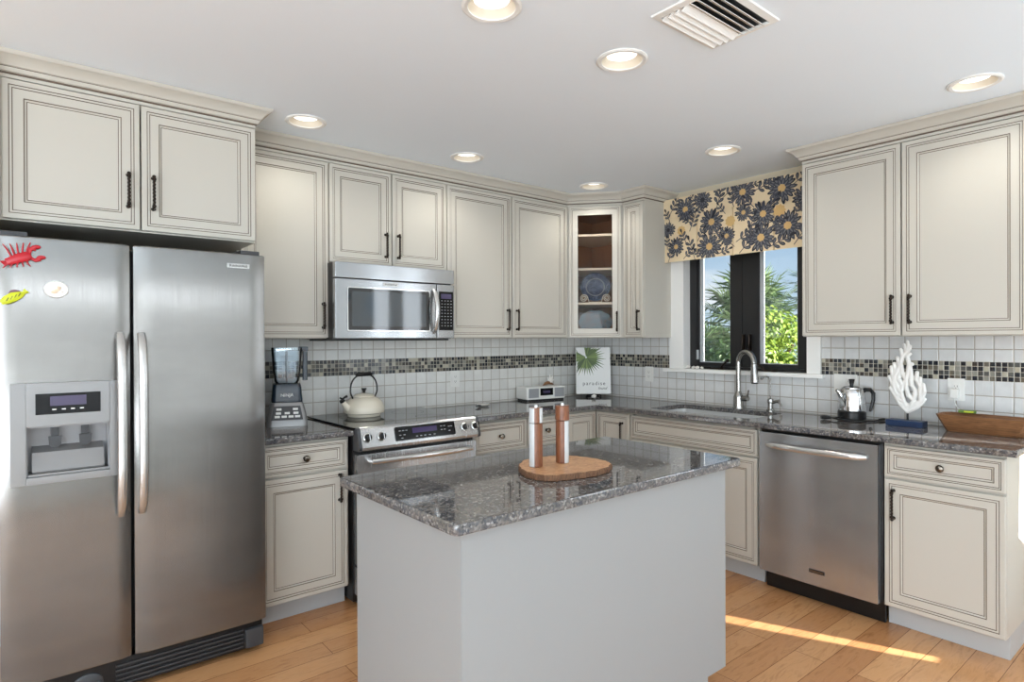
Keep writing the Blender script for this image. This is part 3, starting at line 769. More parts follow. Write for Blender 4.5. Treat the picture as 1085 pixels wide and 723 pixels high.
for x0, x1 in ((-3.838, -3.76), (-3.035, -2.955)):
    b = MB(); fbox(b, x0, x1, -.775, -.60, 1.7355, 1.764, 0, .006); b.build('hinge_cover', DARKG, fr)
b = MB(); fbox(b, -3.098, -3.006, -.8045, -.799, 1.681, 1.701, 0, .001); pl = b.build('name_plate', NICKEL, fr)
text('KitchenAid', 'lettering', .016, pl, (fx(-3.052), fy(-.8048), 1.691), (PI / 2, 0, 0), BLACK)
# magnets on the left door
def mag_root(name, label, x, z): return thing(name, label, 'magnet', (x, -.811, z))
mg = mag_root('lobster_magnet', 'red lobster magnet at the top left of the refrigerator door', -3.775, 1.668)
b = MB(); m0 = b.mark()
b.tube([(-.045, 0, -.02), (-.03, -.004, -.014), (-.01, -.006, -.004), (.012, -.006, .004), (.024, -.004, .008)], [.012, .014, .017, .017, .011], 10, squash=(.35, 1), ref=(0, 1, 0))
b.tube([(-.045, -.003, -.02), (-.054, -.003, -.028)], [.006, .013], 8, squash=(.35, 1), ref=(0, 1, 0))
b.build('shell', RED, mg)
for pts in ([(.018, -.003, .012), (.022, -.003, .03), (.034, -.003, .036)], [(.02, -.003, .0), (.036, -.003, -.008), (.048, -.003, .0)]):
    b = MB(); b.tube(pts, [.0045, .006, .010], 8, squash=(.35, 1), ref=(0, 1, 0)); e = pts[-1]; b.ball((e[0] + .006, -.003, e[2] + .004), .010, 0, 8, (1.2, .4, .7)); b.build('claw', RED, mg)
for k in range(5):
    for s in (-1, 1):
        b = MB(); x = -.030 + k * .010; b.tube([(x, -.003, -.008 + s * .006 + k * .003), (x - .012 + k * .004, -.003, s * .026 - .002 + k * .002), (x - .024 + k * .009, -.002, s * .042 + k * .003)], [.003, .0026, .0016], 6); b.build('leg', RED, mg)
mg = mag_root('fish_magnet', 'yellow-green fish magnet at the left edge of the refrigerator', -3.80, 1.525)
b = MB(); b.tube([(-.034, -.003, -.020), (-.02, -.005, -.010), (.0, -.006, .002), (.018, -.005, .010), (.030, -.003, .018)], [.008, .015, .017, .012, .005], 10, squash=(.35, 1), ref=(0, 1, 0)); b.tube([(.026, -.003, .015), (.036, -.003, .026)], [.003, .010], 8, squash=(.35, 1), ref=(0, 1, 0)); b.build('body', YELG, mg)
b = MB(); b.ball((.004, -.003, .012), .020, 0, 10, (1, .15, .8)); b.build('backing', PURP, mg)
b = MB()
for k in range(4): b.tube([(-.02 + k * .011, -.010, -.014 + k * .006), (-.014 + k * .011, -.011, -.002 + k * .006)], .0015, 6)
b.build('stripe', OLIVE, mg)
mg = mag_root('plate_magnet', 'white oval plate magnet with tiny shells on the refrigerator', -3.68, 1.559)
b = MB(); b.lathe([(.0, .0), (.034, .0), (.036, .003), (.033, .006), (.024, .0045), (.0, .004)], n=28, axis='-Y', sx=1, sy=.85); b.build('plate', WHITE, mg)
for k in range(5):
    b = MB(); b.ball((.012 * math.cos(k * 1.9) * (k > 0) + .003, -.006, .010 * math.sin(k * 1.9) * (k > 0) - .004), .0075, 0, 8, (1.2, .6, .8)); b.build('shell', [SHELFW, WHITEM][k % 2], mg)

# ------------------------------------------------------------------ range
rg = thing('range', 'stainless slide-in electric range with black glass cooktop and front controls', 'range', (-2.073, -.33, 0))
RX0, RX1 = -2.4525, -1.6935
def rb(b, x0, x1, y0, y1, z0, z1, mi=0, bev=0): b.box(x0 + 2.073, x1 + 2.073, y0 + .33, y1 + .33, z0, z1, mi, bev)
b = MB(); rb(b, RX0, RX1, -.625, -.02, .02, .8995, 0, .003); b.build('body', BLACK, rg)
b = MB(); b.slab([(x + 2.073, y + .33) for x, y in rect(RX0 - .004, RX1 + .004, -.655, -.012)], .912, .921, .003); ck_ = b.build('cooktop', GLOSSB, rg)
for x, y, r in ((-2.26, -.22, .085), (-1.90, -.22, .10), (-2.26, -.48, .11), (-1.90, -.48, .085)):
    b = MB(); c1 = [(p[0], p[1], .9213) for p in circle(x + 2.073, y + .33, r, 40)]; c2 = [(p[0], p[1], .9213) for p in circle(x + 2.073, y + .33, r - .003, 40)]; b.rings([c1, c2], 0, False, False); b.build('burner_ring', DARKG, ck_)
pf = [(-.648, .922), (-.668, .9215), (-.679, .912), (-.706, .822), (-.703, .808), (-.69, .803), (-.63, .803), (-.63, .9118), (-.648, .9118)]
b = MB(); b.rings([[(x + 2.073, y + .33, z) for y, z in pf] for x in (RX0 + .018, RX1 - .018)]); b.build('control_panel', STEELD, rg, angle=25)
for x0, x1 in ((RX0, RX0 + .0175), (RX1 - .0175, RX1)):
    b = MB(); b.rings([[(x + 2.073, y + .33 - .001, z + .001 * (z > .85)) for y, z in pf] for x in (x0, x1)]); b.build('end_cap', DARKG, rg, angle=25)
tilt = math.atan2(.027, .09)
def on_panel(x, s): # s 0 top .. 1 bottom of the slope
    return (x + 2.073, -.679 - .027 * s + .33, .912 - .09 * s)
for x in (-2.402, -2.322, -1.800, -1.728):
    b = MB(); m0 = b.mark(); b.lathe([(.024, 0), (.024, .004), (.018, .006), (.017, .022), (.014, .026), (.0, .026)], n=24, axis='-Y', mats=[1, 1, 0, 0, 0]); b.box(-.003, .003, -.032, -.024, -.016, .016, 1, .001)
    p = on_panel(x, .47); b.xf(m0, Matrix.Translation((p[0], p[1] - .0005, p[2])) @ Matrix.Rotation(-tilt, 4, 'X')); b.build('knob', [BLACK, CHROME], rg)
b = MB(); m0 = b.mark(); b.box(-.187, .187, -.003, .001, -.037, .037, 0, .008); p = on_panel(-2.055, .45); Mx = Matrix.Translation(p) @ Matrix.Rotation(-tilt, 4, 'X'); b.xf(m0, Mx); dpn = b.build('display_panel', PANELB, rg)
b = MB(); m0 = b.mark(); b.box(-.085, .07, -.0042, -.0032, -.004, .024); b.xf(m0, Mx); b.build('display', LCDV, dpn)
for (x, z) in [(-.16, .015), (-.14, .015), (-.12, .015), (-.16, -.008), (-.135, -.008), (-.15, -.024), (-.06, -.022), (-.035, -.022), (-.01, -.022), (.02, -.022), (.05, -.022), (.10, .018), (.12, .018), (.10, -.002), (.12, -.002), (.15, .012), (.15, -.012), (.165, .012)]:
    b = MB(); m0 = b.mark(); b.box(x - .006, x + .006, -.0040, -.0032, z - .0018, z + .0018); b.xf(m0, Mx); b.build('button', GREYP, dpn)
b = MB(); rb(b, RX0 + .006, RX1 - .006, -.672, -.6255, .215, .782, 0, .006); od = b.build('oven_door', STEELD, rg)
b = MB(); rb(b, RX0 + .10, RX1 - .10, -.6745, -.6715, .32, .64, 0, .001); b.build('oven_window', GLOSSB, od)
b = MB(); n = 14; pts = [(-2.073 + .305 * (2 * i / n - 1) + 2.073, -.672 - .055 + .016 * (2 * i / n - 1) ** 2 + .33, .748) for i in range(n + 1)]
pts = [(pts[0][0] - .004, -.670 + .33, .748)] + pts + [(pts[-1][0] + .004, -.670 + .33, .748)]
b.tube(pts, [.012] + [.015] * (n + 1) + [.012], 14); b.build('oven_handle', STEELH, od)
b = MB(); rb(b, RX0 + .006, RX1 - .006, -.668, -.6255, .06, .205, 0, .006); b.build('storage_drawer', STEELD, rg)
b = MB(); rb(b, RX0 + .03, RX1 - .03, -.61, -.56, .001, .02); b.build('base_rail', BLACK, rg)

# ------------------------------------------------------------------ microwave
mw = thing('microwave', 'stainless over-the-range microwave mounted under the short cabinet', 'microwave', (-2.073, -.2, 1.377))
def mb_(b, x0, x1, y0, y1, z0, z1, mi=0, bev=0): b.box(x0 + 2.073, x1 + 2.073, y0 + .2, y1 + .2, z0 - 1.377, z1 - 1.377, mi, bev)
b = MB(); mb_(b, -2.456, -1.692, -.395, -.012, 1.377, 1.797, 0, .003); b.build('body', BLACK, mw)
b = MB(); mb_(b, -2.458, -1.690, -.43, -.3955, 1.712, 1.797, 0, .006); b.build('vent_band', STEEL, mw)
b = MB(); mb_(b, -2.455, -1.693, -.37, -.05, 1.366, 1.3765, 0, .002); b.build('vent_hood_base', BLACK, mw)
b = MB(); mb_(b, -2.458, -1.818, -.43, -.3955, 1.380, 1.706, 0, .006); mdr = b.build('door', STEEL, mw)
b = MB(); m0 = b.mark()
b.rings([[(p[0] + 2.073, y + .2, p[1] - 1.377) for p in offset_poly(rrect(-2.393, -1.862, 1.418, 1.666, .012), d)] for d, y in ((0, -.4303), (.001, -.4335), (.008, -.4335), (.009, -.4312))]); b.build('window_frame', CHROME, mdr)
b = MB(); b.rings([[(p[0] + 2.073, y + .2, p[1] - 1.377) for p in rrect(-2.385, -1.870, 1.426, 1.658, .010)] for y in (-.4308, -.4325)]); b.build('door_window', GLOSSB, mdr)
b = MB(); b.rings([[(p[0] + 2.073, y + .2, p[1] - 1.377) for p in rrect(-2.362, -1.892, 1.447, 1.640, .006)] for y in (-.4324, -.4328)]); b.build('window_screen', SCREEN, mdr)
b = MB(); n = 12
b.tube([(-1.838 + 2.073, -.430 - .006 - .040 * math.sin(PI * i / n) ** .8 + .2 if 0 < i < n else -.428 + .2, 1.412 + .262 * i / n - 1.377) for i in range(n + 1)], [.010] + [.0125] * (n - 1) + [.010], 14, squash=(1.2, .8)); b.build('handle', STEELH, mdr)
b = MB(); mb_(b, -1.814, -1.690, -.43, -.3955, 1.380, 1.706, 0, .006); cp = b.build('control_panel', STEEL, mw)
b = MB(); mb_(b, -1.800, -1.699, -.4325, -.4303, 1.428, 1.664, 0, .001); kp = b.build('keypad', PANELB, mw)
b = MB(); mb_(b, -1.788, -1.712, -.4332, -.4324, 1.62, 1.65); b.build('display', LCD, kp)
for r_ in range(9):
    for c_ in range(4):
        x = -1.785 + c_ * .022; z = 1.605 - r_ * .019
        b = MB(); mb_(b, x, x + .008, -.4331, -.4324, z, z + .005); b.build('button', GREYP, kp)
b = MB(); mb_(b, -2.173, -2.078, -.4325, -.4298, 1.676, 1.697, 0, .001); npl = b.build('name_plate', NICKEL, mw)
text('KitchenAid', 'lettering', .017, npl, (-2.1255 + 2.073, -.4328 + .2, 1.6865 - 1.377), (PI / 2, 0, 0), BLACK)

# ------------------------------------------------------------------ dishwasher (local frame like the cabinets)
dw = thing('dishwasher', 'stainless steel dishwasher with bar handle between sink and end cabinets', 'dishwasher', (0, -1.8255, 0), ROTR)
DWW = .6195
b = MB(); b.box(.004, DWW - .004, -.585, -.03, .10, .872, 0, .002); b.build('tub', BLACK, dw)
b = MB(); pr = []
out_ = [(.013, -.586), (DWW - .013, -.586)]
n = 12; pts = [(.013, -.587)]
for i in range(n + 1):
    t = i / n; pts.append((.013 + (DWW - .026) * t, -.626 - .005 * (1 - (2 * t - 1) ** 2)))
pts.append((DWW - .013, -.587))
b.slab(pts, .102, .861, .005); dd = b.build('door', STEEL, dw, angle=30)
b = MB(); n = 16; px = []
for i in range(n + 1):
    t = i / n; px.append((.06 + .50 * t, -.629 - (.008 + .042 * math.sin(PI * t) ** .45), .797))
b.tube(px, [.010] + [.0135] * (n - 1) + [.010], 14, squash=(.75, 1.15)); b.build('handle', STEELH, dd)
b = MB(); b.box(.02, DWW - .004, -.562, -.545, .002, .099); b.build('toe_kick', BLACK, dw)
b = MB(); b.box(.285, .362, -.6335, -.629, .168, .187, 0, .001); npl = b.build('name_plate', BLACK, dw)
text('KitchenAid', 'lettering', .0145, npl, (.3235, -.6338, .1775), (PI / 2, 0, 0), NICKEL)

# ------------------------------------------------------------------ ceiling fixtures
for (x, y), lab in (((-2.686, -.62), 'recessed ceiling light nearest the refrigerator cabinet'), ((-1.729, -.63), 'recessed ceiling light in front of the cabinet above the microwave'),
                    ((-.648, -.63), 'recessed ceiling light in front of the glass corner cabinet'), ((-.662, -1.643), 'recessed ceiling light in front of the flowered valance'),
                    ((-.667, -2.822), 'recessed ceiling light by the large two-door cabinet at right'), ((-1.985, -2.027), 'recessed ceiling light closest to the ceiling vent'),
                    ((-2.605, -2.015), 'recessed ceiling light cut by the top edge, above the island')):
    t_ = thing('ceiling_light', lab, 'ceiling light', (x, y, H), 0, 'recessed lights in the kitchen ceiling')
    b = MB(); b.lathe([(.098, -.0005), (.098, -.004), (.090, -.008), (.078, -.006), (.0772, -.004), (.0772, .0), (.0785, .012)], n=40, cap0=False, cap1=False); b.build('trim_ring', TRIM, t_)
    b = MB(); b.lathe([(.0768, -.003), (.074, .002), (.061, .017), (.058, .020)], n=40, cap0=False, cap1=False); b.build('baffle', BAFFLE, t_)
    b = MB(); b.lathe([(.0, .0205), (.050, .0205), (.0575, .021)], n=40, cap0=False, cap1=False); b.build('lens', LAMP, t_)
    l = bpy.data.lights.new('downlight', 'SPOT'); l.spot_size = math.radians(150); l.spot_blend = 0.8; l.shadow_soft_size = 0.0; l.energy = 8.0; l.color = (1, .95, .87)
    lo = bpy.data.objects.new('downlight', l); COL.objects.link(lo); lo.parent = t_; lo.location = (0, 0, -.012)
vt = thing('ceiling_vent', 'white louvred air vent in the ceiling above the island', 'vent', (-1.98, -2.428, H))
b = MB(); 
rgs = []
for d, z in ((0, -.0005), (.002, -.006), (.024, -.010), (.026, -.0015)): rgs.append([(p[0], p[1], z) for p in offset_poly(rect(-.178, .178, -.132, .130), d)])
b.rings(rgs, 0, False, False); b.build('frame', TRIM, vt)
b = MB(); b.box(-.154, .154, -.108, .106, -.0022, -.0012); b.build('backing', BLACK, vt, angle=0)
for k in range(8):
    y = .093 - k * .0255; s = 1 if k < 4 else -1
    b = MB(); b.rings([[(x, y + dy, z) for dy, z in ((-.012 * s, -.004), (-.002 * s, -.010), (.010 * s, -.019), (.0105 * s, -.0175), (-.001 * s, -.008), (-.0105 * s, -.0035))] for x in (-.152, .152)]); b.build('louvre', TRIM, vt)

# ------------------------------------------------------------------ outlets
def outlet(label, loc, rot, w, kinds):
    t_ = thing('wall_outlet', label, 'outlet', loc, rot)
    b = MB(); b.box(-w / 2, w / 2, -.006, 0, -.058, .058, 0, .003); b.build('cover_plate', WHITE, t_)
    for k, kd in enumerate(kinds):
        cx = (k - (len(kinds) - 1) / 2) * .046
        b = MB()
        if kd == 's': b.box(cx - .016, cx + .016, -.010, -.0062, -.033, .033, 0, .002); b.build('rocker_switch', WHITE, t_)
        else:
            b.box(cx - .016, cx + .016, -.0085, -.0062, -.033, .033, 0, .0015)
            for z in (-.017, .017):
                b.box(cx - .007, cx - .005, -.009, -.0084, z - .004, z + .005, 1); b.box(cx + .005, cx + .007, -.009, -.0084, z - .004, z + .005, 1); b.box(cx - .002, cx + .002, -.009, -.0084, z - .010, z - .006, 1)
            b.build('receptacle', [WHITE, INK], t_)
    return t_
outlet('white wall outlet above the range top on the back wall tiles', (-1.405, -.0085, 1.096), 0, .076, 'o')
outlet('white wall outlet between the corner sign and the window', (-.0085, -.608, 1.10), ROTR, .076, 'o')
outlet('wide white switch and outlet plate behind the percolator', (-.0085, -2.039, 1.10), ROTR, .13, 'so')
outlet('white wall outlet above the wooden tray with a charger in it', (-.0085, -2.583, 1.102), ROTR, .076, 'o')

# ------------------------------------------------------------------ valance
VX, VZ0, VZ1, VY0, VY1 = -.09, 1.928, 2.383, -.815, -1.93
va = thing('window_valance', 'flat pleated fabric valance with dark blue flowers over the window', 'valance', (-.045, -1.37, 1.93))
def vp(x, y, z): return (x + .045, y + 1.37, z - 1.93)
b = MB()
pleats = [-1.088, -1.362, -1.645]
path = [(-.003, VY0), (VX, VY0)]
for p in pleats: path += [(VX - .001, p + .006), (VX + .016, p + .0015), (VX + .016, p - .0015), (VX - .001, p - .006)]
path += [(VX, VY1), (-.003, VY1)]
cols = []
for (x, y) in path:
    cols.append([vp(x, y, z) for z in (VZ0, 2.05, 2.17, 2.246)])
b.rings(cols, 0, False, False, closed=False)
hp = [(-.003, VY0 + .002), (VX - .012, VY0 + .002), (VX - .012, VY1 - .002), (-.003, VY1 - .002)]
b.rings([[vp(x, y, z) for x, y in hp] for z in (2.244, 2.254, 2.38, VZ1)], 0, False, True)
for y0 in range(1): pass
# printed pattern: petals, leaves and stems lying on the cloth
rnd = random.Random(3)
NP = [0]
def plane(y, z): return VX - (.0135 if z > 2.246 else .0012)
def poly2(pts, mi, lift):
    q = []; NP[0] += 1; lift += NP[0] * 1.2e-6
    for y, z in pts:
        if y > VY0 or y < VY1 or z < VZ0 or z > VZ1: y = min(VY0, max(VY1, y)); z = min(VZ1 - .001, max(VZ0 + .001, z))
        q.append(vp(plane(y, z) - lift, y, z))
    zc = [p[1] for p in pts]
    if min(zc) < 2.246 < max(zc): 
        q = [vp(VX - .0135 - lift, min(VY0, max(VY1, y)), min(VZ1 - .001, max(VZ0 + .001, z))) for y, z in pts]
    f = b.face(q, mi)
def petal(y, z, a, l, w, mi, lift):
    ca, sa = math.cos(a), math.sin(a); P = []
    for t, s in ((0, 0), (.35, .8), (.7, 1), (.9, .6), (1, 0), (.9, -.6), (.7, -1), (.35, -.8)):
        P.append((y - (ca * l * t - sa * w * s * .5), z + sa * l * t + ca * w * s * .5))
    poly2(P, mi, lift)
def dahlia(y, z, r, cmi):
    n = 17; r *= 1.14
    for k in range(n):
        a = 2 * PI * k / n + rnd.uniform(-.1, .1); petal(y - .2 * r * math.cos(a), z + .2 * r * math.sin(a), a, r * rnd.uniform(.72, .9), r * .26, 1 + k % 2, .0002)
        petal(y - .25 * r * math.cos(a), z + .25 * r * math.sin(a), a, r * .62, r * .13, 3, .0004)
    for k in range(11):
        a = 2 * PI * k / 11 + .2; petal(y, z, a, r * .66, r * .28, 1, .0006); petal(y, z, a, r * .58, r * .09, 3, .0008)
    for k in range(7):
        a = 2 * PI * k / 7; petal(y, z, a, r * .27, r * .22, cmi, .0010)
def sprig(y, z, a, n, s):
    s *= 1.35
    for k in range(n):
        for sd in (-1, 1):
            aa = a + sd * .8; py = y - math.cos(a) * s * k * .72; pz = z + math.sin(a) * s * k * .72
            petal(py, pz, aa, s, s * .44, 1 if (k + sd) % 3 else 2, .0003); petal(py - math.cos(aa) * s * .1, pz + math.sin(aa) * s * .1, aa, s * .75, s * .12, 3, .0005)
    petal(y - math.cos(a) * s * n * .72, z + math.sin(a) * s * n * .72, a, s * .9, s * .42, 2, .0003)
    pe = (y - math.cos(a) * s * n * .75, z + math.sin(a) * s * n * .75); y += math.cos(a) * s * .8; z -= math.sin(a) * s * .8; w = .0026
    poly2([(y - math.sin(a) * w, z - math.cos(a) * w), (pe[0] - math.sin(a) * w, pe[1] - math.cos(a) * w), (pe[0] + math.sin(a) * w, pe[1] + math.cos(a) * w), (y + math.sin(a) * w, z + math.cos(a) * w)], 6, .0001)
for y, z, r, cm in ((-1.002, 2.289, .075, 4), (-1.142, 2.331, .062, 2), (-1.441, 2.329, .078, 4), (-1.704, 2.305, .085, 4), (-1.203, 2.172, .082, 4), (-1.44, 2.198, .052, 4), (-1.575, 2.168, .075, 4),
                    (-1.186, 2.005, .084, 4), (-1.318, 2.06, .056, 4), (-1.56, 2.018, .084, 4), (-1.735, 2.07, .085, 4), (-.915, 2.035, .06, 4), (-.848, 2.165, .052, 2), (-1.845, 2.22, .07, 4)):
    dahlia(y, z, r, cm)
for y, z, r in ((-.960, 2.145, .036), (-1.345, 2.155, .038), (-1.683, 2.17, .042), (-1.87, 2.06, .04)):
    for k in range(9):
        a = 2 * PI * k / 9; petal(y, z, a, r, r * .6, 4, .0003)
for y, z, a, n, s in ((-1.06, 1.965, 1.9, 3, .036), (-1.05, 2.16, 1.2, 3, .032), (-.89, 2.30, 1.0, 3, .034), (-1.26, 2.29, 1.3, 3, .038), (-1.33, 2.34, .6, 2, .036), (-1.55, 2.33, .3, 3, .036), (-1.42, 2.03, .5, 3, .036),
                      (-1.44, 1.965, .8, 3, .04), (-1.49, 2.10, 1.2, 2, .034), (-1.08, 2.335, 2.2, 2, .032), (-1.64, 1.96, .4, 3, .038), (-1.80, 1.98, .9, 3, .04), (-1.80, 2.335, .7, 3, .036), (-1.35, 2.005, 2.4, 2, .032),
                      (-.86, 1.96, 1.2, 3, .034), (-.975, 2.225, .5, 2, .03), (-1.50, 2.24, 2.3, 2, .03), (-1.64, 2.215, .9, 2, .03), (-1.24, 2.09, .1, 2, .03), (-.99, 2.075, 2.0, 2, .03), (-1.11, 2.08, 1.0, 2, .03), (-1.65, 2.11, .1, 2, .03)):
    sprig(y, z, a, n, s)
for y, z, a, n, s in ((-1.27, 2.34, 2.0, 2, .026), (-1.02, 2.20, 2.6, 2, .024), (-1.10, 2.26, .3, 2, .026), (-1.30, 2.23, 2.2, 2, .026), (-1.28, 1.955, .3, 2, .028), (-1.37, 2.27, 1.9, 2, .026), (-1.49, 2.01, 1.7, 3, .026), (-1.66, 2.06, 1.5, 2, .026), (-1.79, 2.145, 1.2, 2, .028), (-.84, 2.05, 1.6, 2, .026), (-.86, 2.245, 2.0, 2, .026), (-1.62, 2.345, 1.8, 2, .024), (-1.12, 1.95, 2.4, 2, .026), (-1.0, 1.96, .7, 2, .028), (-1.50, 2.36, .2, 2, .024), (-1.9, 2.14, 1.5, 2, .026), (-1.88, 1.97, 1.0, 3, .028)):
    sprig(y, z, a, n, s)
for z in (2.246, 2.248): pass
o = b.build('cloth', [FABRIC, BLUEF, BLUED, BLUEL, GOLDF, SEAM, STEM], va, angle=40, recalc=False)

# ------------------------------------------------------------------ dishes in the corner cabinet
ca, sa = math.cos(rotc), math.sin(rotc)
def cpos(lx, ly): v = Matrix.Translation((A.x, A.y, 0)) @ Matrix.Rotation(rotc, 4, 'Z') @ Vector((lx, ly, 0)); return v.x, v.y
tilt_m = Matrix.Rotation(math.radians(-14), 4, 'X')
x, y = cpos(L / 2, .135)
t_ = thing('dinner_plate', 'round deep blue plate on the scroll stand behind the glass door', 'plate', (x, y, 1.650), rotc)
b = MB(); m0 = b.mark(); b.lathe([(.0, .0), (.06, .0), (.075, .006), (.108, .012), (.112, .016), (.108, .018), (.074, .012), (.058, .006), (.0, .006)], n=44, axis='-Y'); b.xf(m0, Matrix.Translation((0, 0, .114)) @ tilt_m); b.build('disc', PLATEM, t_)
b = MB(); m0 = b.mark(); b.lathe([(.064, .0085), (.066, .0125), (.070, .0125), (.072, .0125)], n=44, axis='-Y', cap0=False, cap1=False); b.xf(m0, Matrix.Translation((0, 0, .114)) @ tilt_m); b.build('well_ring', BLUEL, t_)
t_ = thing('plate_stand', 'pale scrolled metal stand holding the round blue plate', 'plate stand', (*cpos(L / 2, .105), 1.6455), rotc)
for s in (-1, 1):
    b = MB(); pts = []
    for i in range(30):
        a = i / 29 * 4.2 * PI; r_ = .006 + .024 * (1 - i / 29); pts.append((s * (.085 - r_ * math.cos(a) * 1.0), -.014, .034 + r_ * math.sin(a)))
    b.tube([(s * .02, -.012, .004)] + [(s * .045, -.014, .004)] + pts, .0036, 8); b.build('scroll', SHELFW, t_)
b = MB(); b.tube([(-.03, -.012, .004), (.03, -.012, .004)], .004, 8); b.tube([(0, -.012, .004), (0, .08, .004)], .004, 8); b.build('rail', SHELFW, t_)
t_ = thing('serving_platter', 'wide teal and brown platter leaning on the lowest cabinet shelf', 'platter', (*cpos(L / 2, .13), 1.402), rotc)
b = MB(); m0 = b.mark(); pts = []
rings_ = []
for r_, h in ((.02, .004), (.55, .004), (.7, .010), (.97, .016), (1.0, .020), (.97, .023), (.68, .017), (.52, .011), (.02, .011)):
    ring = []
    for k in range(48):
        a = 2 * PI * k / 48; w = 1 + .035 * math.cos(10 * a) * (r_ > .9); ring.append((.128 * r_ * w * math.cos(a), -h, .092 * r_ * w * math.sin(a)))
    rings_.append(ring)
b.rings(rings_); b.xf(m0, Matrix.Translation((0, 0, .0945)) @ Matrix.Rotation(math.radians(-10), 4, 'X')); b.build('dish', PLATTERM, t_)
# ------------------------------------------------------------------ things on the counters
# countertop blender
bl = thing('blender', 'countertop blender with clear jar and dark collar beside the refrigerator', 'blender', (-2.640, -.20, .9105), math.radians(-18))
b = MB(); 
b.rings([[(x * k, y * k2 - .0, z) for x, y in rrect(-.105, .105, -.115, .10, .03)] for z, k, k2 in ((0, 1, 1), (.012, 1.0, 1.0), (.05, .96, .93), (.10, .86, .80), (.125, .78, .74))]); base = b.build('base', SILVER, bl)
b = MB(); b.rings([[(x, y, z) for x, z in ((-.082, .032), (.082, .032), (.066, .112), (-.066, .112))] for y, _ in ((0, 0),)], 0, False, False) if False else None
f0 = [(-.080, -.1115, .036), (.080, -.1115, .036), (.066, -.0905, .108), (-.066, -.0905, .108)]
b.rings([[(p[0], p[1] + .02, p[2]) for p in f0], [(p[0], p[1] - .004, p[2]) for p in f0]]); b.build('key_panel', DARKG, base)
def onbase(u, v): # u -1..1, v 0..1
    w = .080 + (.066 - .080) * v; return (u * w, -.1165 + .021 * v, .036 + .072 * v)
for v, us in ((.25, (-.65, -.2, .25, .68)), (.5, (-.6, 0, .6)), (.78, (-.6, .6))):
    for u in us:
        p = onbase(u, v); b = MB(); b.box(p[0] - .013, p[0] + .013, p[1] - .0015, p[1] + .004, p[2] - .006, p[2] + .006, 0, .001); b.build('button', WHITE, base)
b = MB(); b.rings([[(x * k, y * k, z) for x, y in rrect(-.078, .078, -.075, .075, .022)] for z, k in ((.1255, 1.0), (.14, 1.02), (.205, .95), (.222, .90))]); cl = b.build('collar', COLLAR, bl)
text('NINJA', 'lettering', .024, cl, (0, -.0765, .165), (PI / 2 - .05, 0, 0), WHITE)
b = MB(); q = rrect(-.066, .066, -.066, .066, .02)
b.rings([[(x * k, y * k, z) for x, y in q] for z, k in ((.2225, .80), (.24, .95), (.30, 1.08), (.415, 1.2), (.42, 1.21), (.42, 1.17), (.415, 1.16), (.30, 1.04), (.24, .91), (.226, .76))], 0, False, False); b.build('jar', JARG, bl, angle=40)
b = MB(); b.tube([(0, 0, .224), (0, 0, .40)], .006, 10, 0)
for z in (.25, .31, .37): b.box(-.035, .035, -.007, .007, z, z + .003)
b.build('blade_stack', GREYP, bl)
b = MB(); b.rings([[(x, y, z) for x, y in rrect(.082, .108, -.016, .016, .006)] for z in (.24, .40)]); b.box(.06, .112, -.02, .02, .401, .425, 0, .005); b.build('grip', COLLAR, bl)
# kettle
kt = thing('kettle', 'cream enamel tea kettle with black handle on the cooktop', 'kettle', (-2.195, -.225, .9222), math.radians(10))
b = MB(); b.lathe([(.0, 0), (.094, 0), (.097, .004), (.098, .016), (.118, .022), (.120, .035), (.118, .055), (.106, .085), (.084, .105), (.066, .113), (.062, .114)], n=44); b.build('body', IVORY, kt)
b = MB(); b.lathe([(.0625, .1145), (.0625, .118), (.05, .129), (.02, .135), (.0, .136)], n=36); ld = b.build('lid', IVORY, kt)
b = MB(); b.lathe([(.008, .135), (.008, .145), (.016, .160), (.015, .164), (.0, .165)], n=20); b.build('knob', BLACK, ld)
b = MB(); b.tube([(-.098, 0, .045), (-.125, 0, .068), (-.148, 0, .098)], [.026, .019, .013], 14); sp_ = b.build('spout', IVORY, kt)
b = MB(); b.tube([(-.146, 0, .094), (-.153, 0, .104)], [.016, .015], 12); b.tube([(-.150, 0, .106), (-.135, 0, .118), (-.118, 0, .124)], [.006, .006, .008], 8); b.tube([(-.150, 0, .112), (-.165, 0, .118)], .005, 8); b.build('whistle_cap', BLACK, sp_)
b = MB(); pts = []
for i in range(21):
    a = PI * (1.06 - 1.12 * i / 20); pts.append((.094 * math.cos(a), 0, .148 + .100 * math.sin(a) ** .75 if math.sin(a) > 0 else .148 + .06 * math.sin(a)))
pts = [(-.075, 0, .100)] + pts + [(.075, 0, .100)]
b.tube(pts, .0048, 10); hd = b.build('bail', BLACK, kt)
b = MB(); b.tube([(-.055, 0, .243), (-.04, 0, .246), (.04, 0, .246), (.055, 0, .243)], [.009, .0125, .0125, .009], 14); b.build('grip', BLACK, hd)
# spoon rest
sr = thing('spoon_rest', 'small white spoon rest on the counter right of the range', 'spoon rest', (-1.30, -.20, .9105), .5)
b = MB(); b.lathe([(.0, .0), (.03, .0), (.045, .006), (.058, .014), (.056, .015), (.042, .009), (.028, .004), (.0, .004)], n=32, sx=1.15, sy=.7); b.build('bowl', BLADE, sr)
b = MB(); b.tube([(-.06, 0, .012), (-.085, .004, .014), (-.10, .006, .012)], [.016, .010, .007], 10, squash=(1, .4)); b.build('handle_rest', DARKG, sr)
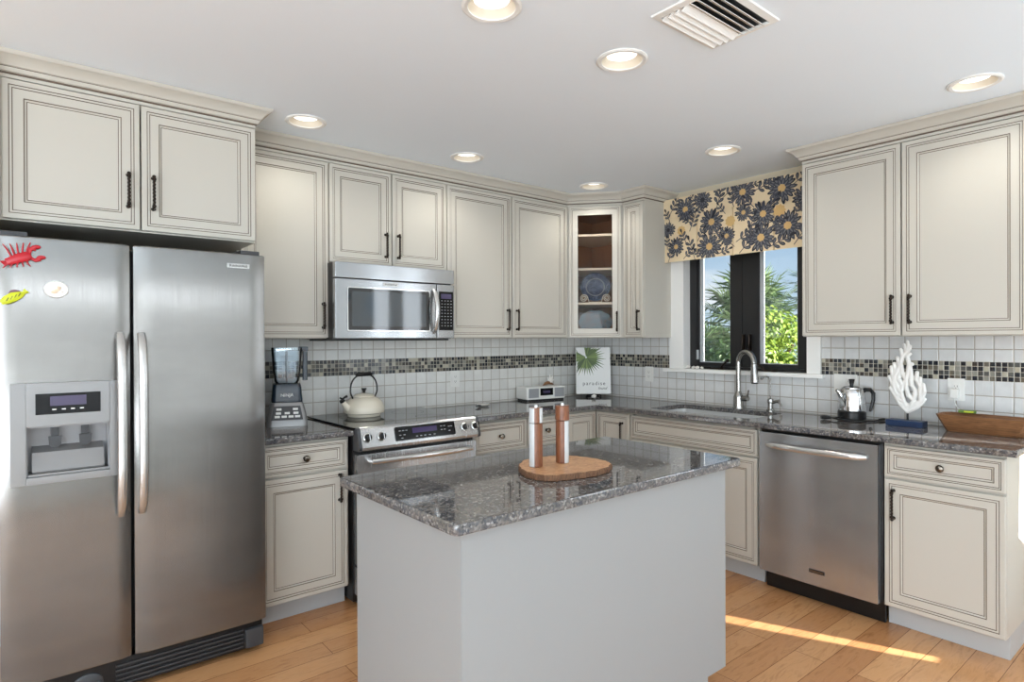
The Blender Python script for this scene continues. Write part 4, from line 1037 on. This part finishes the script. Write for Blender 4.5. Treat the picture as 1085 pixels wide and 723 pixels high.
# radio
rd = thing('radio', 'white tabletop clock radio with dark display on the back counter', 'radio', (-.692, -.115, .9105), math.radians(-7))
b = MB(); b.rings([[(x * k, y * k, z) for x, y in rrect(-.178, .178, -.08, .075, .016)] for z, k in ((.013, .97), (.018, 1.0), (.098, 1.0), (.105, .97))]); bd = b.build('case', WHITE, rd)
b = MB(); b.rings([[(x * .96, y * .9, z) for x, y in rrect(-.178, .178, -.08, .075, .016)] for z in (0, .0128)]); b.build('foot', BLACK, rd)
b = MB(); b.box(-.058, .058, -.0825, -.0798, .040, .094, 0, .001); dp_ = b.build('display', PANELB, rd)
b = MB(); b.box(-.035, .03, -.0832, -.0824, .058, .076); b.build('digits', LCD, dp_)
for s in (-1, 1):
    b = MB(); b.box(s * .118 - .045, s * .118 + .045, -.0818, -.0798, .026, .094, 0, .001); b.build('speaker_grille', GREYP, rd)
sh = thing('shell_figurine', 'white coral shell on brown driftwood standing on the radio', 'figurine', (-.61, -.115, 1.0165))
b = MB(); b.tube([(-.055, 0, .004), (-.03, .002, .014), (0, 0, .02), (.03, 0, .012), (.05, 0, .005)], [.004, .011, .014, .010, .004], 10); b.build('driftwood', TRAYW, sh)
b = MB()
for p in ([(.01, 0, .02), (.0, 0, .045), (-.012, 0, .062)], [(.012, 0, .02), (.018, 0, .05), (.014, 0, .082)], [(.016, 0, .02), (.034, 0, .045), (.042, 0, .07)], [(.02, 0, .03), (.035, 0, .03), (.055, 0, .04)]): b.tube(p, [.012, .008, .003], 10)
b.build('coral_branch', WHITEM, sh)
# palm sign on an easel in the corner
bk = thing('palm_sign', 'square palm leaf sign reading paradise standing in the corner', 'sign', (-.205, -.205, .9105), math.radians(-40))
TI = Matrix.Translation((0, 0, .022)) @ Matrix.Rotation(math.radians(-6), 4, 'X')
b = MB(); m0 = b.mark(); b.box(-.138, .138, -.012, .012, .0, .372, 0, .002); b.xf(m0, TI); bb_ = b.build('board', WHITE, bk)
b = MB(); m0 = b.mark()
cxp, czp = -.055, .292; rp_ = random.Random(5)
for k in range(34):
    a = math.radians(-150 + 300 * k / 33 - 55); l = .135 + .035 * rp_.random()
    ca_, sa_ = math.cos(a), math.sin(a); P = []
    for t, w in ((.05, .002), (.5, .0075), (1, .0)): P.append((t, w))
    q = [(cxp + ca_ * l * t - sa_ * w, czp + sa_ * l * t + ca_ * w) for t, w in P] + [(cxp + ca_ * l * t + sa_ * w, czp + sa_ * l * t - ca_ * w) for t, w in P[:2][::-1]]
    q = [(min(.136, max(-.136, x_)), min(.37, max(.04, z_))) for x_, z_ in q]
    b.face([(x_, -.0126 - .00001 * k, z_) for x_, z_ in q], 0)
b.xf(m0, TI); b.build('palm_print', PRINTG, bb_, angle=0, recalc=False)
R0 = (PI / 2 - math.radians(6), 0, 0)
def onb(x, z): v = TI @ Vector((x, -.0128, z)); return (v.x, v.y, v.z)
text('paradise', 'lettering', .042, bb_, onb(.005, .082), R0, INK, spacing=1.28)
text('found', 'lettering', .030, bb_, onb(.07, .044), R0, INK, shear=.4)
es_ = thing('easel', 'small black wire easel holding the palm leaf sign', 'easel', (-.205, -.205, .9105), math.radians(-40))
for s in (-1, 1):
    b = MB(); b.tube([(s * .055, -.045, .012), (s * .055, -.042, .004), (s * .055, -.02, .016), (s * .055, .03, .010), (s * .05, .06, .004)], .0038, 8); b.build('leg', BLACK, es_)
b = MB(); b.tube([(-.055, -.02, .017), (.055, -.02, .017)], .0035, 8); b.tube([(-.05, .058, .004), (.05, .058, .004)], .0035, 8); b.build('crossbar', BLACK, es_)
b = MB(); b.tube([(0, .058, .004), (0, .066, .10), (0, .075, .19)], .0035, 8); b.build('back_prop', BLACK, es_)
def shell(label, loc, s, grp=None, rot=0):
    b = MB(); n = 16; pts = []; rad = []
    for i in range(n):
        a = i / (n - 1) * 4.4 * PI; r_ = s * .42 * (1 - i / n); pts.append((r_ * math.cos(a), r_ * math.sin(a) * .9, s * .34 + s * .55 * i / n)); rad.append(s * .34 * (1 - i / n) + .0006)
    b.tube(pts, rad, 8); o = b.build('seashell', WHITEM); o.location = loc; o.rotation_euler = (0, 0, rot)
    zmin = min(v.co.z for v in o.data.vertices); o.location.z -= zmin
    return tag(o, label, 'seashell', grp)
shell('small white seashell on the counter in front of the palm sign', (-.335, -.335, .9106), .040)
for k, (y, s, lb) in enumerate(((-.945, .030, 'largest white seashell at the left end of the windowsill'), (-.985, .024, 'second white seashell from the left on the windowsill'), (-1.020, .026, 'third white seashell from the left on the windowsill'), (-1.052, .02, 'smallest white seashell, nearest the window crank on the sill'))):
    shell(lb, (.012 + .006 * (k % 2), y, 1.1532), s, 'seashells on the windowsill', k * 1.3)
# faucets
fc_ = thing('faucet', 'tall chrome pull-down kitchen faucet behind the sink', 'faucet', (-.082, -1.395, .9105))
b = MB(); b.lathe([(.037, 0), (.037, .006), (.034, .012), (.032, .072), (.026, .09), (.018, .108), (.0165, .114)], n=28); b.build('base', NICKEL, fc_)
dvx, dvy = -.36, -.93; dn = math.hypot(dvx, dvy); dvx, dvy = dvx / dn, dvy / dn
b = MB(); pts = [(0, 0, .10), (0, 0, .20), (0, 0, .30)]; R_ = .075
for i in range(1, 13):
    a = PI * i / 12; pts.append((dvx * R_ * (1 - math.cos(a)), dvy * R_ * (1 - math.cos(a)), .30 + R_ * math.sin(a)))
b.tube(pts, .0162, 16); b.build('neck', NICKEL, fc_)
b = MB(); e = (dvx * 2 * R_, dvy * 2 * R_)
b.tube([(e[0], e[1], .298), (e[0] * 1.01, e[1] * 1.01, .26), (e[0] * 1.04, e[1] * 1.04, .20), (e[0] * 1.05, e[1] * 1.05, .18)], [.0175, .021, .0255, .026], 18); hd_ = b.build('spray_head', NICKEL, fc_)
b = MB(); b.tube([(e[0] * 1.05, e[1] * 1.05, .1795), (e[0] * 1.05, e[1] * 1.05, .172)], .021, 16); b.build('nozzle', BLACK, hd_)
b = MB(); b.tube([(.0, -.02, .065), (-.01, -.055, .068), (-.014, -.075, .07)], [.018, .020, .018], 14); b.tube([(-.012, -.068, .075), (-.02, -.08, .10), (-.022, -.085, .125)], [.008, .006, .005], 10); b.build('lever', NICKEL, fc_)
ft = thing('water_dispenser', 'small chrome filtered water tap right of the tall faucet', 'faucet', (-.075, -1.612, .9105))
b = MB(); b.lathe([(.024, 0), (.024, .008), (.017, .014), (.016, .05), (.020, .056), (.018, .075), (.008, .08)], n=24); b.build('base', NICKEL, ft)
b = MB(); pts = [(0, 0, .078), (0, 0, .15), (.0, .002, .19)]
for i in range(1, 9):
    a = PI * .8 * i / 8; pts.append((-.018 * (1 - math.cos(a)), .022 * (1 - math.cos(a)), .19 + .028 * math.sin(a)))
b.tube(pts, .0048, 10); b.ball((pts[-1][0], pts[-1][1], pts[-1][2]), .010, 0, 10); b.build('neck', NICKEL, ft)
b = MB(); b.tube([(0, -.01, .05), (-.006, -.04, .062), (-.008, -.062, .066)], [.009, .010, .012], 10); b.tube([(-.01, -.058, .06), (-.014, -.075, .045), (-.016, -.08, .02)], [.006, .006, .005], 8); b.build('lever', NICKEL, ft)
# percolator
pc = thing('percolator', 'stainless percolator with black base and handle at the right counter', 'percolator', (-.135, -2.122, .9105), math.radians(-39.3 - 0))
b = MB(); b.lathe([(.066, .004), (.072, .008), (.072, .045), (.069, .049)], n=40); b.build('base', BLACK, pc)
b = MB(); b.lathe([(.069, .0495), (.072, .055), (.070, .10), (.064, .15), (.057, .172), (.053, .176)], n=40); b.build('body', CHROME, pc)
b = MB(); b.lathe([(.054, .1765), (.054, .180), (.04, .188), (.012, .192), (.0, .192)], n=36); ld = b.build('lid', CHROME, pc)
b = MB(); b.lathe([(.010, .192), (.010, .200), (.016, .228), (.012, .230), (.0, .230)], n=20); b.build('knob', BLACK, ld)
b = MB(); b.tube([(-.058, 0, .13), (-.075, 0, .158), (-.086, 0, .168)], [.016, .011, .008], 12); b.build('spout', CHROME, pc)
b = MB(); b.tube([(.056, 0, .150), (.075, 0, .168), (.105, 0, .168), (.122, 0, .148), (.122, 0, .11), (.110, 0, .065), (.103, 0, .045)], [.012, .012, .011, .011, .010, .009, .006], 12, squash=(1, .8)); b.build('handle', BLACK, pc)
for k in range(3):
    a = 2 * PI * k / 3 + .5; b = MB(); b.lathe([(.009, 0), (.009, .0045)], (.055 * math.cos(a), .055 * math.sin(a), 0), n=12); b.build('foot', BLACK, pc)
b = MB(); b.tube([(-.055, -.03, .022), (-.09, -.035, .018), (-.115, -.02, .012), (-.10, -.075, .006), (-.02, -.125, .005), (.06, -.105, .005), (.115, -.07, .006)], .0045, 8); b.tube([(-.118, .0, .012), (-.15, .01, .013), (-.168, .012, .013)], [.008, .013, .010], 8); b.tube([(-.115, -.02, .012), (-.118, .0, .012)], .0045, 8)
b.tube([(.112, -.072, .008), (.15, -.055, .008)], [.007, .007], 8); b.build('power_cord', BLACK, pc)
# coral sculpture
cs = thing('coral_sculpture', 'white branching coral sculpture on a navy block by the backsplash', 'sculpture', (-.185, -2.41, .9105), ROTR)
b = MB(); b.box(-.085, .085, -.04, .04, 0, .031, 0, .003); b.build('plinth', NAVY, cs)
b = MB(); b.tube([(.006, 0, .0312), (.006, 0, .075)], .0055, 10); b.build('rod', BLACK, cs)
STR = [[(650, 545), (590, 490), (550, 420), (520, 372)], [(585, 480), (560, 400), (530, 330), (510, 285)], [(552, 380), (545, 310), (530, 245), (526, 208)], [(545, 310), (560, 260), (548, 182)],
       [(560, 265), (590, 200), (572, 135)], [(590, 205), (612, 130), (600, 72)], [(612, 135), (640, 85), (625, 32)], [(640, 85), (658, 45), (650, 8)], [(642, 90), (668, 66), (672, 45)],
       [(650, 545), (720, 510), (760, 470), (776, 446)], [(720, 508), (762, 420), (776, 385), (766, 335)], [(748, 445), (745, 380), (744, 288)], [(745, 345), (716, 295), (721, 245)],
       [(660, 535), (690, 470), (704, 420), (706, 380), (680, 340)], [(650, 540), (622, 470), (600, 405), (612, 340), (640, 300)], [(640, 300), (655, 240), (662, 180), (648, 120), (668, 104)],
       [(680, 340), (676, 300), (676, 240), (664, 180)], [(664, 182), (684, 182)], [(612, 340), (582, 300), (592, 240)], [(600, 400), (572, 360), (562, 318)], [(640, 300), (612, 260), (604, 195)],
       [(690, 450), (655, 420), (640, 360), (640, 300)], [(620, 520), (660, 520), (705, 505)], [(600, 490), (640, 500), (690, 490)], [(580, 450), (615, 470), (650, 500)], [(720, 480), (690, 500), (650, 510)], [(575, 420), (600, 430)], [(735, 470), (700, 480)]]
b = MB(); U_ = .00068
for st in STR:
    pts = [((u_ - 650) * .00061 + .006, 0, .070 + (555 - v_) * U_) for u_, v_ in st]; n = len(pts); dense = []
    for i in range(n - 1):
        for k in range(3): dense.append(tuple(Vector(pts[i]).lerp(Vector(pts[i + 1]), k / 3)))
    dense.append(pts[-1])
    rad = [.0120 * (1 - .2 * i / (len(dense) - 1)) for i in range(len(dense))]
    if st[0][1] < 150: rad = [r_ * .75 for r_ in rad]
    b.tube(dense, rad, 10, squash=None); b.ball(dense[-1], rad[-1] * 1.05, 0, 10); b.ball(dense[0], rad[0], 0, 10)
cb_ = b.build('branches', WHITEM, cs, angle=0); md = cb_.modifiers.new('fuse', 'REMESH'); md.mode = 'VOXEL'; md.voxel_size = .0026; md.use_smooth_shade = True
# wooden tray
tr = thing('wooden_tray', 'long carved wooden dough bowl at the right end of the counter', 'tray', (-.185, -2.745, .9105), ROTR - math.radians(2))
def hexo(l, w): return [(-l, -w * .6), (-l * .9, -w), (l * .9, -w), (l, -w * .6), (l, w * .6), (l * .9, w), (-l * .9, w), (-l, w * .6)]
b = MB(); b.rings([[(x_, y_, z) for x_, y_ in hexo(l, w)] for l, w, z in ((.150, .052, 0), (.152, .054, .003), (.188, .083, .078), (.189, .084, .083), (.181, .076, .083), (.178, .073, .076), (.140, .044, .014))]); b.build('bowl', TRAYW, tr, angle=25)
pk = thing('snack_packet', 'small green packet lying on the edge of the wooden tray', 'packet', (-.13, -2.66, .9965), ROTR + .15)
b = MB(); b.box(-.036, .036, -.014, .014, 0, .014, 0, .004); b.build('packet_body', GREENP, pk)
b = MB(); b.box(-.012, .026, -.0148, -.0139, .003, .011); b.build('packet_label', YELG, pk)
ch = thing('phone_charger', 'white phone charger plugged into the outlet above the wooden tray', 'charger', (-.0187, -2.583, 1.083), ROTR)
b = MB(); b.box(-.018, .018, -.034, 0, -.024, .024, 0, .005); b.build('adapter', WHITE, ch)
b = MB(); b.tube([(.0, -.02, -.0245), (.002, -.024, -.045), (.02, -.05, -.07), (.05, -.085, -.0825), (.10, -.10, -.084), (.17, -.10, -.083)], .0022, 8); b.build('cable', WHITE, ch)
# board and mills on the island
bd_ = thing('cutting_board', 'live-edge wooden serving board on the island top', 'board', (-2.335, -2.01, .9105))
OUT = [(-2.448, -1.955), (-2.478, -2.02), (-2.484, -2.09), (-2.455, -2.135), (-2.405, -2.150), (-2.35, -2.165), (-2.29, -2.172), (-2.215, -2.158), (-2.165, -2.125), (-2.145, -2.08), (-2.142, -2.02), (-2.160, -1.955), (-2.185, -1.91), (-2.24, -1.885), (-2.31, -1.872), (-2.38, -1.89)]
q = [(x_ + 2.335, y_ + 2.01) for x_, y_ in OUT]; dense = []
for i in range(len(q)):
    p0, p1, p2, p3 = [Vector(q[(i + k) % len(q)]) for k in (-1, 0, 1, 2)]
    for k in range(4):
        t = k / 4; dense.append(tuple(.5 * (2 * p1 + (p2 - p0) * t + (2 * p0 - 5 * p1 + 4 * p2 - p3) * t * t + (3 * p1 - p0 - 3 * p2 + p3) * t ** 3)))
dense = [(x_ + .003 * math.sin(i * 2.3), y_ + .003 * math.cos(i * 1.7)) for i, (x_, y_) in enumerate(dense)]
b = MB(); b.slab(dense, 0, .021, .003, mi=1, mtop=0); b.build('slab', [OLIVEW, BARKW], bd_, angle=45)
for i, (x_, y_, rz, lb, mats_, topm) in enumerate(((-2.405, -1.995, 0, 'left pepper mill with clear stripes and walnut on the board', (0, 1, 2, 1, 0), None), (-2.288, -2.005, 0, 'right pepper mill, mostly walnut with a solid walnut head', (0,) * 5, 1))):
    t_ = thing('pepper_mill', lb, 'pepper mill', (x_, y_, .932), 0, 'pepper mills on the island board')
    r_ = .0235; n = 24
    right = rr.to_2d().angle_signed(Vector((1, 0)))
    base_a = math.atan2(rr.y, rr.x)     # camera-right direction only fixes how the stripes are turned
    def stripe(k, head):
        a = (2 * PI * (k + .5) / n + PI) % (2 * PI) - PI
        if i == 0:
            s = math.cos(a)      # +1 right, -1 left
            if head: return 1 if s > .55 or s < -.15 else 0
            return 1 if s < -.15 else 0
        if head: return 0
        return 1 if s_right(a) else 0
    def s_right(a): return math.cos(a) > .35
    for nm, z0, z1, rad in (('body', 0, .150, r_), ('head', .1515, .203, r_ + .0004 + (.0012 if i else 0))):
        b = MB()
        pr_ = [(rad - .0015, z0), (rad, z0 + .0015), (rad, z1 - .0015), (rad - .0015, z1)]
        rings_ = [[(ra * math.cos(2 * PI * k / n + base_a), ra * math.sin(2 * PI * k / n + base_a), z) for k in range(n)] for ra, z in pr_]
        b.rings(rings_, 0)
        b.bm.faces.ensure_lookup_table()
        for f in b.bm.faces:
            if len(f.verts) == 4:
                c_ = f.calc_center_median(); a = math.atan2(c_.y, c_.x) - base_a
                kk = ((a / (2 * PI)) % 1.0) * n - .5
                f.material_index = stripe(kk, nm == 'head')
        b.build(nm, [WALNUT, ACRYL], t_)
    b = MB(); b.lathe([(.007, .2031), (.007, .208), (.005, .213), (.0, .214)], n=14); b.build('top_nut', CHROME, t_)

# ------------------------------------------------------------------ outside
b = MB(); b.box(3.0, 40, -25, 30, -3.1, -3.0); o = b.build('ground', mat('pale_gravel', (176, 170, 156), 0.9), angle=0); o['kind'] = 'structure'
rt = random.Random(11)
def leaf_cluster(b, cx, cy, cz, rx, ry, rz, n, s, lobes=9):
    cen = []
    for k in range(lobes):
        while True:
            v = Vector((rt.uniform(-1, 1), rt.uniform(-1, 1), rt.uniform(-1, 1)))
            if v.length < 1: break
        cen.append((v, rt.uniform(.35, .6)))
    for k in range(n):
        c0, rad = rt.choice(cen)
        d = Vector((rt.gauss(0, 1), rt.gauss(0, 1), rt.gauss(0, 1))).normalized()
        p = c0 * .72 + d * rad * (rt.random() ** .25)
        P = Vector((cx + p.x * rx, cy + p.y * ry, cz + p.z * rz))
        nrm = (d + Vector((rt.uniform(-.6, .6), rt.uniform(-.6, .6), rt.uniform(0, .9)))).normalized()
        a = nrm.orthogonal().normalized(); a.rotate(Matrix.Rotation(rt.uniform(0, 2 * PI), 3, nrm)); c = nrm.cross(a)
        l = s * rt.uniform(.7, 1.3); w = l * .55
        b.face([P - a * l * .5, P - a * l * .1 + c * w * .5 + nrm * l * .05, P + a * l * .5, P - a * l * .1 - c * w * .5 + nrm * l * .05], 0)
def bush(name, label, cx, cy, cz, rx, ry, rz, n, s, mm):
    t_ = thing(name, label, 'tree', (cx, cy, -3.0))
    b = MB(); leaf_cluster(b, 0, 0, cz + 3.0, rx, ry, rz, n, s); b.build('foliage', mm, t_, angle=0, recalc=False)
    b = MB(); b.tube([(0, 0, 0), (.05, .03, cz + 3.0 - rz * .3)], [.10, .05], 8)
    for k in range(4):
        a = k * 1.6; b.tube([(.03, .02, cz + 3 - rz * .6), (rx * .5 * math.cos(a), ry * .5 * math.sin(a), cz + 3 + rz * .2)], [.04, .015], 6)
    b.build('trunk', BARK, t_)
def palm(label, cx, cy, cz, R_, nf, seed, grp='cabbage palms outside the window'):
    rq = random.Random(seed)
    t_ = thing('palm_tree', label, 'tree', (cx, cy, -3.0), 0, grp)
    h = cz + 3.0
    b = MB(); b.tube([(0, 0, 0), (.08, .05, h * .5), (.0, .0, h - .1)], [.17, .15, .17], 12); b.build('trunk', PALMT, t_)
    for k in range(nf):
        az = k * 2.399 + rq.uniform(-.3, .3); el = math.radians(82 - 118 * (k + .5) / nf)
        d = Vector((math.cos(az) * math.cos(el), math.sin(az) * math.cos(el), math.sin(el)))
        side = d.cross(Vector((0, 0, 1))); side = side.normalized() if side.length > .01 else Vector((1, 0, 0))
        pl_ = R_ * rq.uniform(.42, .58); base_ = Vector((0, 0, h)); tip = base_ + d * pl_
        b = MB(); b.tube([base_, base_.lerp(tip, .5), tip], [.018, .013, .010], 5)
        upv = side.cross(d).normalized()
        ns = 26
        for s in range(ns):
            a = math.radians(-128 + 256 * s / (ns - 1)); l = R_ * (.62 - .16 * abs(a) / 2.2) * rq.uniform(.85, 1.1)
            dv = (d * math.cos(a) + side * math.sin(a) + upv * (.22 * abs(math.sin(a)))).normalized()
            wv = (side * math.cos(a) - d * math.sin(a)).normalized() * R_ * .020
            mid = tip + dv * l * .55; end = tip + dv * l + Vector((0, 0, -1)) * l * rq.uniform(.10, .34)
            b.face([tip, mid + wv, mid + upv * .006 * 0, mid - wv], 0) if False else None
            b.face([tip, mid + wv, end, mid - wv], 0)
        b.build('frond', PALML, t_, angle=0, recalc=False)
palm('cabbage palm at the right side of the left window pane', 6.0, 1.95, 1.55, 1.15, 30, 1)
palm('tall cabbage palm crown filling the top of the right window pane', 4.6, -0.10, 1.75, .85, 34, 2)
palm('low dark cabbage palm behind the lower half of the left window pane', 8.4, 4.35, .75, 1.15, 28, 3)
bush('leafy_tree', 'bright sunlit leafy tree low in the right window pane', 2.5, -.22, 1.20, .42, .55, .52, 5200, .06, LEAFA)
bush('leafy_tree', 'dark green leafy tree along the bottom of the left window pane', 4.1, 1.62, .88, .60, .75, .55, 4200, .08, LEAFB)
bush('leafy_tree', 'distant leafy tree behind the tall palm in the right pane', 8.5, -1.9, .9, 1.3, 1.3, 1.3, 4200, .15, LEAFB)
